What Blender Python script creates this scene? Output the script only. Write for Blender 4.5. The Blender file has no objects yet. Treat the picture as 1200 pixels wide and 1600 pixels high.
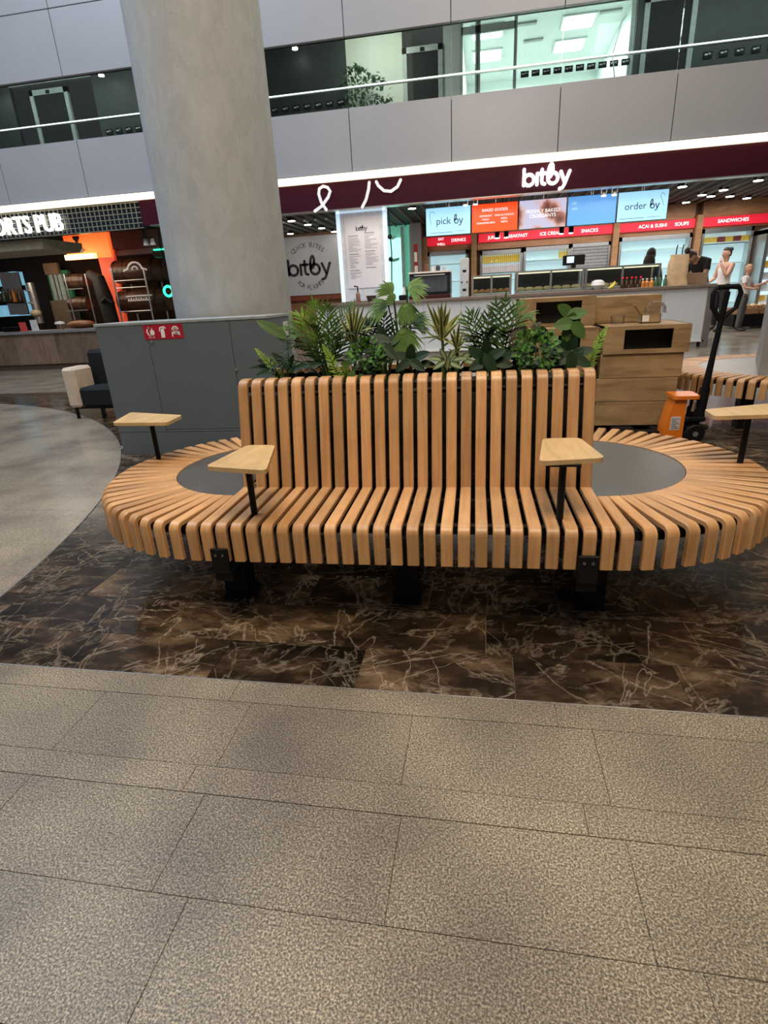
import bpy, bmesh, math, random
import numpy as np
from mathutils import Vector, Matrix
random.seed(7)
SC = bpy.context.scene
COL = SC.collection
PI = math.pi

# ------------------------------------------------------------------ camera, world, lights, exposure
F_PX, PITCH, YAW, ROLL = 860.0, 0.3719, -0.1876, -0.0553
CAM = Vector((0.3018, -2.1759, 1.18))
_cp, _sp, _cy, _sy = math.cos(PITCH), math.sin(PITCH), math.cos(YAW), math.sin(YAW)
_fw = Vector((_sy*_cp, _cy*_cp, -_sp)); _r0 = Vector((_cy, -_sy, 0)); _u0 = _r0.cross(_fw)
_r = _r0*math.cos(ROLL) + _u0*math.sin(ROLL); _u = _u0*math.cos(ROLL) - _r0*math.sin(ROLL)
cam_data = bpy.data.cameras.new('camera'); cam = bpy.data.objects.new('camera', cam_data); COL.objects.link(cam)
cam_data.sensor_fit = 'VERTICAL'; cam_data.sensor_height = 36; cam_data.sensor_width = 27
cam_data.lens = F_PX/1600*36; cam_data.clip_start = 0.05; cam_data.clip_end = 200
cam.matrix_world = Matrix(((_r.x,_u.x,-_fw.x,CAM.x),(_r.y,_u.y,-_fw.y,CAM.y),(_r.z,_u.z,-_fw.z,CAM.z),(0,0,0,1)))
SC.camera = cam
SC.view_settings.view_transform = 'Standard'; SC.view_settings.look = 'None'
SC.view_settings.gamma = 1; SC.view_settings.use_curve_mapping = False
SC.view_settings.exposure = 0.0

world = bpy.data.worlds.new('hall_ambient'); SC.world = world; world.use_nodes = True
_bg = world.node_tree.nodes['Background']
_bg.inputs[0].default_value = (0.50, 0.53, 0.60, 1); _bg.inputs[1].default_value = 0.15

def area(name, loc, target, size, power, color, size_y=None):
    l = bpy.data.lights.new(name, 'AREA'); l.energy = power; l.color = color
    l.shape = 'RECTANGLE'; l.size = size; l.size_y = size_y or size
    o = bpy.data.objects.new(name, l); COL.objects.link(o); o.location = loc
    o.rotation_euler = (Vector(target)-Vector(loc)).to_track_quat('-Z', 'Y').to_euler()
    return o
area('hall_ceiling_lamp_front', (0.5, -2.6, 6.5), (0.2, 0.2, 0), 2.6, 380, (1.0, 0.82, 0.61))
area('hall_skylight', (-7.0, 2.5, 10.5), (-4, 4.0, 2.0), 7.0, 1050, (0.72, 0.84, 1.0))
area('hall_ceiling_lamp_mid', (1.5, 5.0, 8.0), (0.5, 5.5, 0), 4.0, 260, (1.0, 0.86, 0.68))
area('shop_ceiling_lamp', (3.5, 12.6, 2.95), (3.5, 12.6, 0), 6.0, 230, (1.0, 0.95, 0.9), 3.5)
area('shop_ceiling_lamp', (-4.0, 12.3, 2.95), (-4.0, 13.6, 0.8), 2.2, 62, (1.0, 0.95, 0.92), 3.0)
area('counter_downlight', (1.0, 9.05, 2.68), (1.0, 9.3, 0), 7.0, 60, (1.0, 0.90, 0.78), 0.4)
area('upper_room_lamp', (1.4, 13.0, 5.95), (1.4, 13.0, 4), 2.6, 150, (0.93, 1.0, 0.97), 2.5)
area('corridor_fill_light', (-1.8, 10.0, 5.95), (-1.9, 11.2, 4.6), 1.0, 32, (0.95, 1.0, 0.88))  # added fill light that brightens the cream wall
area('corridor_fill_light', (-8.6, 10.0, 5.95), (-8.6, 11.2, 4.6), 5.0, 40, (0.85, 1.0, 0.93), 0.8)  # added weak fill for the dark corridor, left part
area('corridor_fill_light', (5.0, 10.0, 5.95), (5.0, 11.2, 4.6), 5.0, 40, (0.85, 1.0, 0.93), 0.8)  # added weak fill for the dark corridor, right part
area('pub_fill_light', (-10.0, 10.5, 2.4), (-9.6, 11.6, 0.9), 3.0, 36, (1.0, 0.8, 0.6), 1.0)  # added unseen fill light to brighten the bar

def at(px, py, Y=None, z=None):
    """point of the hall seen at a position of the 1200x1600 frame, on the plane y=Y or z=z"""
    d = _fw + _r*((px-600)/F_PX) - _u*((py-800)/F_PX)
    t = (Y-CAM.y)/d.y if Y is not None else (z-CAM.z)/d.z
    return CAM + d*t

# ------------------------------------------------------------------ materials
_M = {}
def new_mat(name):
    m = bpy.data.materials.new(name); m.use_nodes = True
    nt = m.node_tree; b = nt.nodes['Principled BSDF']
    return m, nt, b
def N(nt, typ, **kw):
    n = nt.nodes.new(typ)
    for k, v in kw.items():
        if k in n.inputs.keys(): n.inputs[k].default_value = v
        else: setattr(n, k, v)
    return n
def ramp(nt, stops):
    n = nt.nodes.new('ShaderNodeValToRGB'); e = n.color_ramp.elements
    while len(e) < len(stops): e.new(0.5)
    for el, (p, c) in zip(e, stops):
        el.position = p; el.color = (*c, 1) if len(c) == 3 else c
    return n
def mat(name, color, rough=0.5, metal=0.0, emit=0.0, var=0.12, scale=12.0, bump=0.0, spec=0.5, ecol=None):
    """plain material with a little procedural colour variation"""
    if name in _M: return _M[name]
    m, nt, b = new_mat(name); L = nt.links
    tc = N(nt, 'ShaderNodeTexCoord'); nz = N(nt, 'ShaderNodeTexNoise', Scale=scale, Detail=3.0)
    L.new(tc.outputs['Object'], nz.inputs['Vector'])
    a = tuple(c*(1-var) for c in color); d = tuple(min(1, c*(1+var)) for c in color)
    rp = ramp(nt, [(0.3, a), (0.7, d)]); L.new(nz.outputs['Fac'], rp.inputs['Fac'])
    L.new(rp.outputs['Color'], b.inputs['Base Color'])
    b.inputs['Roughness'].default_value = rough; b.inputs['Metallic'].default_value = metal
    b.inputs['Specular IOR Level'].default_value = spec
    if emit:
        b.inputs['Emission Color'].default_value = (*(ecol or color), 1); b.inputs['Emission Strength'].default_value = emit
    if bump:
        bp = N(nt, 'ShaderNodeBump', Strength=bump, Distance=0.002); L.new(nz.outputs['Fac'], bp.inputs['Height']); L.new(bp.outputs['Normal'], b.inputs['Normal'])
    _M[name] = m
    return m
def wood(name, c1, c2, c3, rough=0.38, gscale=(70, 4, 4), rand=0.25):
    if name in _M: return _M[name]
    m, nt, b = new_mat(name); L = nt.links
    tc = N(nt, 'ShaderNodeTexCoord'); oi = N(nt, 'ShaderNodeObjectInfo')
    sc = N(nt, 'ShaderNodeVectorMath', operation='SCALE'); L.new(oi.outputs['Random'], sc.inputs['Scale'])
    sc.inputs[0].default_value = (13.0, 7.0, 9.0)
    ad = N(nt, 'ShaderNodeVectorMath', operation='ADD'); L.new(tc.outputs['Object'], ad.inputs[0]); L.new(sc.outputs[0], ad.inputs[1])
    mp = N(nt, 'ShaderNodeMapping'); mp.inputs['Scale'].default_value = gscale; L.new(ad.outputs[0], mp.inputs['Vector'])
    n1 = N(nt, 'ShaderNodeTexNoise', Scale=1.0, Detail=4.0, Distortion=0.6); L.new(mp.outputs[0], n1.inputs['Vector'])
    n2 = N(nt, 'ShaderNodeTexNoise', Scale=6.0, Detail=2.0); L.new(ad.outputs[0], n2.inputs['Vector'])
    rp = ramp(nt, [(0.28, c1), (0.5, c2), (0.75, c3)]); L.new(n1.outputs['Fac'], rp.inputs['Fac'])
    mx = N(nt, 'ShaderNodeMix', data_type='RGBA', blend_type='MULTIPLY'); mx.inputs[0].default_value = 0.5
    L.new(rp.outputs[0], mx.inputs[6]); 
    r2 = ramp(nt, [(0.35, (0.72, 0.70, 0.68)), (0.65, (1, 1, 1))]); L.new(n2.outputs['Fac'], r2.inputs['Fac']); L.new(r2.outputs[0], mx.inputs[7])
    hv = N(nt, 'ShaderNodeHueSaturation'); mr = N(nt, 'ShaderNodeMapRange'); L.new(oi.outputs['Random'], mr.inputs[0])
    mr.inputs[3].default_value = 1-rand; mr.inputs[4].default_value = 1+rand*0.5; L.new(mr.outputs[0], hv.inputs['Value'])
    L.new(mx.outputs[2], hv.inputs['Color']); L.new(hv.outputs[0], b.inputs['Base Color'])
    b.inputs['Roughness'].default_value = rough
    bp = N(nt, 'ShaderNodeBump', Strength=0.06, Distance=0.001); L.new(n1.outputs['Fac'], bp.inputs['Height']); L.new(bp.outputs[0], b.inputs['Normal'])
    _M[name] = m
    return m
def marble():
    m, nt, b = new_mat('brown_marble'); L = nt.links
    tc = N(nt, 'ShaderNodeTexCoord'); oi = N(nt, 'ShaderNodeObjectInfo')
    sc = N(nt, 'ShaderNodeVectorMath', operation='SCALE'); sc.inputs[0].default_value = (31, 17, 11); L.new(oi.outputs['Random'], sc.inputs['Scale'])
    ad = N(nt, 'ShaderNodeVectorMath', operation='ADD'); L.new(tc.outputs['Object'], ad.inputs[0]); L.new(sc.outputs[0], ad.inputs[1])
    rot = N(nt, 'ShaderNodeMapping'); rot.inputs['Scale'].default_value = (1.7, 3.4, 1); rot.inputs['Rotation'].default_value = (0, 0, 0.35); L.new(ad.outputs[0], rot.inputs['Vector'])
    w = N(nt, 'ShaderNodeTexNoise', Scale=2.0, Detail=4.0, Roughness=0.6); L.new(rot.outputs[0], w.inputs['Vector'])
    ws = N(nt, 'ShaderNodeVectorMath', operation='SCALE'); ws.inputs['Scale'].default_value = 0.38; L.new(w.outputs['Color'], ws.inputs[0])
    wa = N(nt, 'ShaderNodeVectorMath', operation='ADD'); L.new(rot.outputs[0], wa.inputs[0]); L.new(ws.outputs[0], wa.inputs[1])
    base = N(nt, 'ShaderNodeTexNoise', Scale=1.9, Detail=5.0, Roughness=0.68); L.new(wa.outputs[0], base.inputs['Vector'])
    rp = ramp(nt, [(0.36, (0.012, 0.008, 0.005)), (0.50, (0.034, 0.021, 0.012)), (0.62, (0.10, 0.064, 0.036)), (0.78, (0.25, 0.175, 0.10))]); L.new(base.outputs['Fac'], rp.inputs['Fac'])
    def vein(ang, sx, sy, width, seed):
        vr = N(nt, 'ShaderNodeVectorRotate', rotation_type='Z_AXIS'); L.new(wa0.outputs[0], vr.inputs['Vector'])
        am = N(nt, 'ShaderNodeMath', operation='MULTIPLY_ADD'); L.new(oi.outputs['Random'], am.inputs[0]); am.inputs[1].default_value = 2.6; am.inputs[2].default_value = ang; L.new(am.outputs[0], vr.inputs['Angle'])
        mp = N(nt, 'ShaderNodeMapping'); mp.inputs['Scale'].default_value = (sx, sy, 1); mp.inputs['Location'].default_value = (seed, seed*2, 0); L.new(vr.outputs[0], mp.inputs['Vector'])
        n = N(nt, 'ShaderNodeTexNoise', Scale=1.0, Detail=5.0, Roughness=0.55, Distortion=0.25); L.new(mp.outputs[0], n.inputs['Vector'])
        d = N(nt, 'ShaderNodeMath', operation='SUBTRACT'); L.new(n.outputs['Fac'], d.inputs[0]); d.inputs[1].default_value = 0.5
        ab = N(nt, 'ShaderNodeMath', operation='ABSOLUTE'); L.new(d.outputs[0], ab.inputs[0])
        r = ramp(nt, [(0.0, (1, 1, 1)), (width*0.35, (0.35, 0.35, 0.35)), (width, (0, 0, 0))]); L.new(ab.outputs[0], r.inputs['Fac']); return r
    wa0 = ad
    v1 = vein(0.7, 1.1, 4.2, 0.011, 3.1); v2 = vein(-0.6, 1.6, 5.0, 0.012, 8.3); v3 = vein(1.6, 5.0, 12.0, 0.035, 15.7)
    n3 = N(nt, 'ShaderNodeTexNoise', Scale=4.0, Detail=3.0); L.new(ad.outputs[0], n3.inputs['Vector'])
    r3 = ramp(nt, [(0.40, (0, 0, 0)), (0.66, (1, 1, 1))]); L.new(n3.outputs['Fac'], r3.inputs['Fac'])
    ml = N(nt, 'ShaderNodeMath', operation='MULTIPLY'); L.new(v3.outputs[0], ml.inputs[0]); L.new(r3.outputs[0], ml.inputs[1])
    mxa = N(nt, 'ShaderNodeMath', operation='MAXIMUM'); L.new(v1.outputs[0], mxa.inputs[0]); L.new(v2.outputs[0], mxa.inputs[1])
    mxv = N(nt, 'ShaderNodeMath', operation='MAXIMUM'); L.new(mxa.outputs[0], mxv.inputs[0]); L.new(ml.outputs[0], mxv.inputs[1])
    mv = N(nt, 'ShaderNodeMath', operation='MULTIPLY'); L.new(mxv.outputs[0], mv.inputs[0]); mv.inputs[1].default_value = 0.5
    mx = N(nt, 'ShaderNodeMix', data_type='RGBA'); L.new(mv.outputs[0], mx.inputs[0]); L.new(rp.outputs[0], mx.inputs[6]); mx.inputs[7].default_value = (0.44, 0.35, 0.25, 1)
    hv = N(nt, 'ShaderNodeHueSaturation'); mr = N(nt, 'ShaderNodeMapRange'); L.new(oi.outputs['Random'], mr.inputs[0])
    mr.inputs[3].default_value = 0.5; mr.inputs[4].default_value = 1.4; L.new(mr.outputs[0], hv.inputs['Value']); L.new(mx.outputs[2], hv.inputs['Color'])
    L.new(hv.outputs[0], b.inputs['Base Color']); b.inputs['Roughness'].default_value = 0.16
    return m
def granite(name, dark, mid, light, rough, sc=190.0, contrast=True):
    m, nt, b = new_mat(name); L = nt.links
    tc = N(nt, 'ShaderNodeTexCoord'); oi = N(nt, 'ShaderNodeObjectInfo')
    ge = N(nt, 'ShaderNodeNewGeometry')
    n1 = N(nt, 'ShaderNodeTexNoise', Scale=sc, Detail=2.5, Roughness=0.7); L.new(ge.outputs['Position'], n1.inputs['Vector'])
    rp = ramp(nt, [(0.36, dark), (0.5, mid), (0.64, light)]); L.new(n1.outputs['Fac'], rp.inputs['Fac'])
    n2 = N(nt, 'ShaderNodeTexNoise', Scale=2.1, Detail=4.0); L.new(ge.outputs['Position'], n2.inputs['Vector'])
    r2 = ramp(nt, [(0.34, (0.62, 0.59, 0.60)), (0.62, (1.08, 1.07, 1.02))]); L.new(n2.outputs['Fac'], r2.inputs['Fac'])
    n3 = N(nt, 'ShaderNodeTexNoise', Scale=sc*0.45, Detail=1.0); L.new(ge.outputs['Position'], n3.inputs['Vector'])
    r3 = ramp(nt, [(0.4, (1.0, 0.97, 0.94)), (0.62, (1.03, 0.94, 0.88))]); L.new(n3.outputs['Fac'], r3.inputs['Fac'])
    mx = N(nt, 'ShaderNodeMix', data_type='RGBA', blend_type='MULTIPLY'); mx.inputs[0].default_value = 1; L.new(rp.outputs[0], mx.inputs[6]); L.new(r2.outputs[0], mx.inputs[7])
    mx2 = N(nt, 'ShaderNodeMix', data_type='RGBA', blend_type='MULTIPLY'); mx2.inputs[0].default_value = 1; L.new(mx.outputs[2], mx2.inputs[6]); L.new(r3.outputs[0], mx2.inputs[7])
    hv = N(nt, 'ShaderNodeHueSaturation'); mr = N(nt, 'ShaderNodeMapRange'); L.new(oi.outputs['Random'], mr.inputs[0])
    mr.inputs[3].default_value = 0.88; mr.inputs[4].default_value = 1.06; L.new(mr.outputs[0], hv.inputs['Value']); L.new(mx2.outputs[2], hv.inputs['Color'])
    L.new(hv.outputs[0], b.inputs['Base Color']); b.inputs['Roughness'].default_value = rough
    bp = N(nt, 'ShaderNodeBump', Strength=0.15, Distance=0.0006); L.new(n1.outputs['Fac'], bp.inputs['Height']); L.new(bp.outputs[0], b.inputs['Normal'])
    return m
def concrete():
    m, nt, b = new_mat('raw_concrete'); L = nt.links
    tc = N(nt, 'ShaderNodeTexCoord')
    mp = N(nt, 'ShaderNodeMapping'); mp.inputs['Scale'].default_value = (1.6, 1.6, 0.8); L.new(tc.outputs['Object'], mp.inputs['Vector'])
    n1 = N(nt, 'ShaderNodeTexNoise', Scale=1.6, Detail=6.0, Roughness=0.62, Distortion=0.15); L.new(mp.outputs[0], n1.inputs['Vector'])
    rp = ramp(nt, [(0.30, (0.36, 0.385, 0.40)), (0.47, (0.45, 0.475, 0.49)), (0.52, (0.40, 0.425, 0.435)), (0.72, (0.53, 0.55, 0.56))]); L.new(n1.outputs['Fac'], rp.inputs['Fac'])
    n2 = N(nt, 'ShaderNodeTexNoise', Scale=38.0, Detail=4.0); L.new(tc.outputs['Object'], n2.inputs['Vector'])
    r2 = ramp(nt, [(0.28, (0.80, 0.80, 0.80)), (0.36, (1, 1, 1))]); L.new(n2.outputs['Fac'], r2.inputs['Fac'])
    mx = N(nt, 'ShaderNodeMix', data_type='RGBA', blend_type='MULTIPLY'); mx.inputs[0].default_value = 1; L.new(rp.outputs[0], mx.inputs[6]); L.new(r2.outputs[0], mx.inputs[7])
    L.new(mx.outputs[2], b.inputs['Base Color']); b.inputs['Roughness'].default_value = 0.62
    bp = N(nt, 'ShaderNodeBump', Strength=0.25, Distance=0.004); L.new(n1.outputs['Fac'], bp.inputs['Height']); L.new(bp.outputs[0], b.inputs['Normal'])
    return m
def glass(name, tint=(0.9, 0.97, 0.95), refl=0.10):
    if name in _M: return _M[name]
    m, nt, b = new_mat(name); L = nt.links; nt.nodes.remove(b)
    out = nt.nodes['Material Output']; t = N(nt, 'ShaderNodeBsdfTransparent'); t.inputs[0].default_value = (*tint, 1)
    g = N(nt, 'ShaderNodeBsdfGlossy'); g.inputs['Roughness'].default_value = 0.03
    lw = N(nt, 'ShaderNodeLayerWeight', Blend=0.25); ml = N(nt, 'ShaderNodeMath', operation='MULTIPLY_ADD'); L.new(lw.outputs['Fresnel'], ml.inputs[0]); ml.inputs[1].default_value = 0.6; ml.inputs[2].default_value = refl*0.4
    mx = N(nt, 'ShaderNodeMixShader'); L.new(ml.outputs[0], mx.inputs[0]); L.new(t.outputs[0], mx.inputs[1]); L.new(g.outputs[0], mx.inputs[2]); L.new(mx.outputs[0], out.inputs[0])
    _M[name] = m
    return m

M_MARBLE = marble()
M_GRAN = granite('speckled_granite', (0.050, 0.043, 0.030), (0.183, 0.161, 0.117), (0.48, 0.435, 0.335), 0.45, 215.0)
M_GRANP = granite('polished_pale_granite', (0.21, 0.19, 0.155), (0.31, 0.285, 0.24), (0.41, 0.38, 0.325), 0.2, 150.0)
M_CONC = concrete()
M_BEECH = wood('steamed_beech', (0.54, 0.275, 0.110), (0.63, 0.345, 0.148), (0.70, 0.41, 0.188))
M_OAK = wood('pale_oak_board', (0.52, 0.34, 0.155), (0.62, 0.42, 0.20), (0.68, 0.47, 0.24), gscale=(30, 5, 5), rand=0.1)
M_CRATE = wood('knotted_oak_laminate', (0.28, 0.175, 0.08), (0.43, 0.285, 0.14), (0.50, 0.345, 0.18), rough=0.5, gscale=(3, 12, 22), rand=0.15)
M_SHOPWOOD = wood('shop_oak', (0.30, 0.15, 0.065), (0.42, 0.22, 0.10), (0.50, 0.28, 0.13), rough=0.5, gscale=(2, 8, 12), rand=0.12)
M_BLACK = mat('black_steel', (0.006, 0.006, 0.007), 0.5, spec=0.2)
M_DARK = mat('dark_inside', (0.012, 0.011, 0.010), 0.7)
M_DISC = mat('grey_steel_plate', (0.115, 0.112, 0.108), 0.34, 0.35, var=0.06, scale=5)
M_PANEL = mat('grey_cladding', (0.40, 0.395, 0.41), 0.30, var=0.03, scale=1.5, spec=0.3)
M_CAB = mat('blue_grey_laminate', (0.118, 0.148, 0.170), 0.5, var=0.04, scale=2)
M_CABTOP = mat('grey_cabinet_edge', (0.30, 0.33, 0.34), 0.45)
M_WHITE = mat('white_paint', (0.72, 0.72, 0.72), 0.45, var=0.03)
M_COUNTER = mat('white_brick_tile', (0.60, 0.63, 0.66), 0.35, var=0.03)
M_TOP = mat('taupe_worktop', (0.20, 0.15, 0.125), 0.35)
M_STEEL = mat('brushed_steel', (0.55, 0.55, 0.55), 0.3, 0.9, var=0.05)
M_GREYWALL = mat('warm_grey_wall', (0.42, 0.40, 0.38), 0.6, var=0.04)
M_DARKWALL = mat('dark_corridor_wall', (0.05, 0.058, 0.055), 0.5)
M_BURG = mat('burgundy_fascia', (0.055, 0.009, 0.018), 0.45, var=0.05, spec=0.12)
M_LETTER = mat('lit_white_letter', (1, 1, 1), 0.5, emit=1.9, ecol=(1, 0.98, 0.97))
M_STRIP = mat('warm_light_strip', (1, 0.95, 0.85), 0.5, emit=2.6, ecol=(1.0, 0.84, 0.58))
M_GLASS = glass('clear_glass'); M_GLASSD = glass('balustrade_glass', (0.90, 0.96, 0.94), 0.10)
M_RED = mat('red_sign', (0.75, 0.02, 0.05), 0.5, emit=0.55, ecol=(0.9, 0.015, 0.04))
M_REDFLAT = mat('red_sticker', (0.42, 0.01, 0.03), 0.4)
M_PRINT = mat('dark_print', (0.04, 0.035, 0.045), 0.6)
M_WPRINT = mat('white_print', (0.9, 0.9, 0.9), 0.5)
M_DOWN = mat('downlight_glow', (1, 1, 1), 0.5, emit=14.0, ecol=(1, 0.93, 0.85))

# ------------------------------------------------------------------ mesh helpers
class MB:
    def __init__(s): s.v = []; s.f = []; s.m = []; s.cur = 0
    def add(s, vs, fs):
        o = len(s.v); s.v += [tuple(v) for v in vs]
        for f in fs: s.f.append([i+o for i in f]); s.m.append(s.cur)
        return s
    def box(s, a, b, ch=0.0, X=None):
        a = list(a); b = list(b)
        for i in range(3):
            if a[i] > b[i]: a[i], b[i] = b[i], a[i]
        if ch <= 0:
            vs = [(x, y, z) for z in (a[2], b[2]) for y in (a[1], b[1]) for x in (a[0], b[0])]
            fs = [(0,2,3,1),(4,5,7,6),(0,1,5,4),(2,6,7,3),(0,4,6,2),(1,3,7,5)]
        else:
            ch = min(ch, *( (b[i]-a[i])*0.49 for i in range(3)))
            vs = []; fs = []; idx = {}
            for sx in (0,1):
                for sy in (0,1):
                    for sz in (0,1):
                        c = [(a[0],b[0])[sx], (a[1],b[1])[sy], (a[2],b[2])[sz]]; sg = [1-2*sx, 1-2*sy, 1-2*sz]
                        for k in range(3):
                            p = [c[i] + (0 if i == k else sg[i]*ch) for i in range(3)]; idx[(sx,sy,sz,k)] = len(vs); vs.append(p)
            q = lambda *l: fs.append([idx[t] for t in l])
            for k in range(3):
                o = [i for i in range(3) if i != k]
                for sd in (0, 1):
                    loop = []
                    for (p, r) in ((0,0),(1,0),(1,1),(0,1)):
                        t = [0,0,0]; t[k] = sd; t[o[0]] = p; t[o[1]] = r; loop.append((*t, k))
                    if (sd == 0) != (k == 1): loop.reverse()
                    q(*loop)
            for k in range(3):
                o = [i for i in range(3) if i != k]
                for p in (0, 1):
                    for r in (0, 1):
                        t0 = [0,0,0]; t0[o[0]] = p; t0[o[1]] = r; t1 = list(t0); t1[k] = 1
                        q((*t0,o[0]), (*t1,o[0]), (*t1,o[1]), (*t0,o[1]))
            for sx in (0,1):
                for sy in (0,1):
                    for sz in (0,1): q((sx,sy,sz,0),(sx,sy,sz,1),(sx,sy,sz,2))
        if X is not None: vs = [X @ Vector(v) for v in vs]
        return s.add(vs, fs)
    def tube(s, pts, r, n=10, caps=True):
        pts = [Vector(p) for p in pts]; rs = r if isinstance(r, (list, tuple)) else [r]*len(pts)
        vs = []; fs = []; up = None
        for i, p in enumerate(pts):
            t = (pts[min(i+1, len(pts)-1)] - pts[max(i-1, 0)]).normalized()
            if up is None:
                up = Vector((0,0,1)) if abs(t.z) < 0.9 else Vector((1,0,0))
            a = t.cross(up)
            if a.length < 1e-4: a = t.orthogonal()
            a.normalize(); b2 = t.cross(a).normalized(); up = -b2 if False else a.cross(t).normalized()
            for k in range(n):
                an = 2*PI*k/n; vs.append(p + (a*math.cos(an) + b2*math.sin(an))*rs[i])
        for i in range(len(pts)-1):
            for k in range(n):
                k2 = (k+1) % n; fs.append((i*n+k, i*n+k2, (i+1)*n+k2, (i+1)*n+k))
        if caps: fs.append(tuple(range(n))[::-1]); fs.append(tuple((len(pts)-1)*n+k for k in range(n)))
        return s.add(vs, fs)
    def lathe(s, prof, c=(0,0,0), n=24, axis='z'):
        vs = []; fs = []; k = len(prof)
        for i in range(n):
            a = 2*PI*i/n; ca, sa = math.cos(a), math.sin(a)
            for r, h in prof:
                p = (r*ca, r*sa, h) if axis == 'z' else ((h, r*ca, r*sa) if axis == 'x' else (r*sa, h, r*ca))
                vs.append((c[0]+p[0], c[1]+p[1], c[2]+p[2]))
        for i in range(n):
            j = (i+1) % n
            for m in range(k-1): fs.append((i*k+m, j*k+m, j*k+m+1, i*k+m+1))
        return s.add(vs, fs)
    def prism(s, poly, lo, hi, axis='z'):
        """polygon extruded; axis z: (x,y); axis y: (x,z); axis x: (y,z)"""
        n = len(poly); P = lambda p, h: (p[0], p[1], h) if axis == 'z' else ((p[0], h, p[1]) if axis == 'y' else (h, p[0], p[1]))
        vs = [P(p, lo) for p in poly] + [P(p, hi) for p in poly]
        fs = [tuple(range(n))[::-1], tuple(range(n, 2*n))] + [(i, (i+1) % n, n+(i+1) % n, n+i) for i in range(n)]
        return s.add(vs, fs)
    def quad(s, a, b, c, d): return s.add([a, b, c, d], [(0,1,2,3)])
    def sphere(s, c, r, nu=12, nv=8):
        r = r if isinstance(r, (tuple, list)) else (r, r, r)
        vs = []; fs = []
        for j in range(nv+1):
            t = PI*j/nv
            for i in range(nu):
                a = 2*PI*i/nu; vs.append((c[0]+r[0]*math.sin(t)*math.cos(a), c[1]+r[1]*math.sin(t)*math.sin(a), c[2]-r[2]*math.cos(t)))
        for j in range(nv):
            for i in range(nu):
                i2 = (i+1) % nu; fs.append((j*nu+i, j*nu+i2, (j+1)*nu+i2, (j+1)*nu+i))
        return s.add(vs, fs)
    def stroke(s, pts, w, y0, y1, n=8):
        """flat rounded pen stroke in the x-z plane between depths y0 (front) and y1"""
        pts = [Vector((p[0], p[1])) for p in pts]
        out = []; back = []; h = w/2
        for i, p in enumerate(pts):
            t = (pts[min(i+1, len(pts)-1)] - pts[max(i-1, 0)])
            t = t.normalized() if t.length > 1e-9 else Vector((1, 0)); nr = Vector((-t.y, t.x)); out.append(p+nr*h); back.append(p-nr*h)
        vs = []; fs = []
        for a, b in zip(out, back):
            vs += [(a.x, y0, a.y), (b.x, y0, b.y), (a.x, y1, a.y), (b.x, y1, b.y)]
        for i in range(len(pts)-1):
            o = 4*i; fs += [(o, o+1, o+5, o+4), (o+2, o+6, o+7, o+3), (o, o+4, o+6, o+2), (o+1, o+3, o+7, o+5)]
        s.add(vs, fs)
        for p in (pts[0], pts[-1]):
            s.prism([(p.x+h*math.cos(2*PI*k/n), p.y+h*math.sin(2*PI*k/n)) for k in range(n)], y0, y1, 'y')
        return s
    def mesh(s, name, mats, smooth=False):
        me = bpy.data.meshes.new(name); me.from_pydata(s.v, [], s.f)
        for m in (mats if isinstance(mats, (list, tuple)) else [mats]): me.materials.append(m)
        if any(s.m): me.polygons.foreach_set('material_index', s.m)
        if smooth is True: me.polygons.foreach_set('use_smooth', [True]*len(s.f))
        me.update()
        bm = bmesh.new(); bm.from_mesh(me); bmesh.ops.recalc_face_normals(bm, faces=bm.faces); bm.to_mesh(me); bm.free()
        if smooth == 'auto':
            me.polygons.foreach_set('use_smooth', [True]*len(s.f)); me.set_sharp_from_angle(angle=0.6)
        return me
    def build(s, name, mats, parent=None, smooth='auto', loc=(0,0,0), rz=0.0, kind=None):
        return put(name, s.mesh(name, mats, smooth), parent, loc, rz, kind)
def put(name, me, parent=None, loc=(0,0,0), rz=0.0, kind=None):
    o = bpy.data.objects.new(name, me); COL.objects.link(o); o.location = loc; o.rotation_euler = (0, 0, rz)
    if parent: o.parent = parent
    if kind: o['kind'] = kind
    return o
def tag(o, label, cat, group=None):
    o['label'] = label; o['category'] = cat
    if group: o['group'] = group
    return o
def thing(name, label, cat, loc=(0,0,0), rz=0.0, group=None):
    o = bpy.data.objects.new(name, None); COL.objects.link(o); o.location = loc; o.rotation_euler = (0, 0, rz); o.empty_display_size = 0.1
    return tag(o, label, cat, group)
def kids(o): return [c for c in bpy.data.objects if c.parent == o]
def dup(root, loc, rz=0.0, label=None, children=None):
    c = root.copy(); COL.objects.link(c); c.location = loc; c.rotation_euler = (0, 0, rz)
    if label: c['label'] = label
    for ch in (children or []):
        d = ch.copy(); COL.objects.link(d); d.parent = c
    return c
def arc(cx, cy, r, a0, a1, n=8):
    return [(cx+r*math.cos(a0+(a1-a0)*i/n), cy+r*math.sin(a0+(a1-a0)*i/n)) for i in range(n+1)]
def rrect(x0, y0, x1, y1, r, n=4):
    return arc(x1-r, y1-r, r, 0, PI/2, n) + arc(x0+r, y1-r, r, PI/2, PI, n) + arc(x0+r, y0+r, r, PI, 1.5*PI, n) + arc(x1-r, y0+r, r, 1.5*PI, 2*PI, n)
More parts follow.
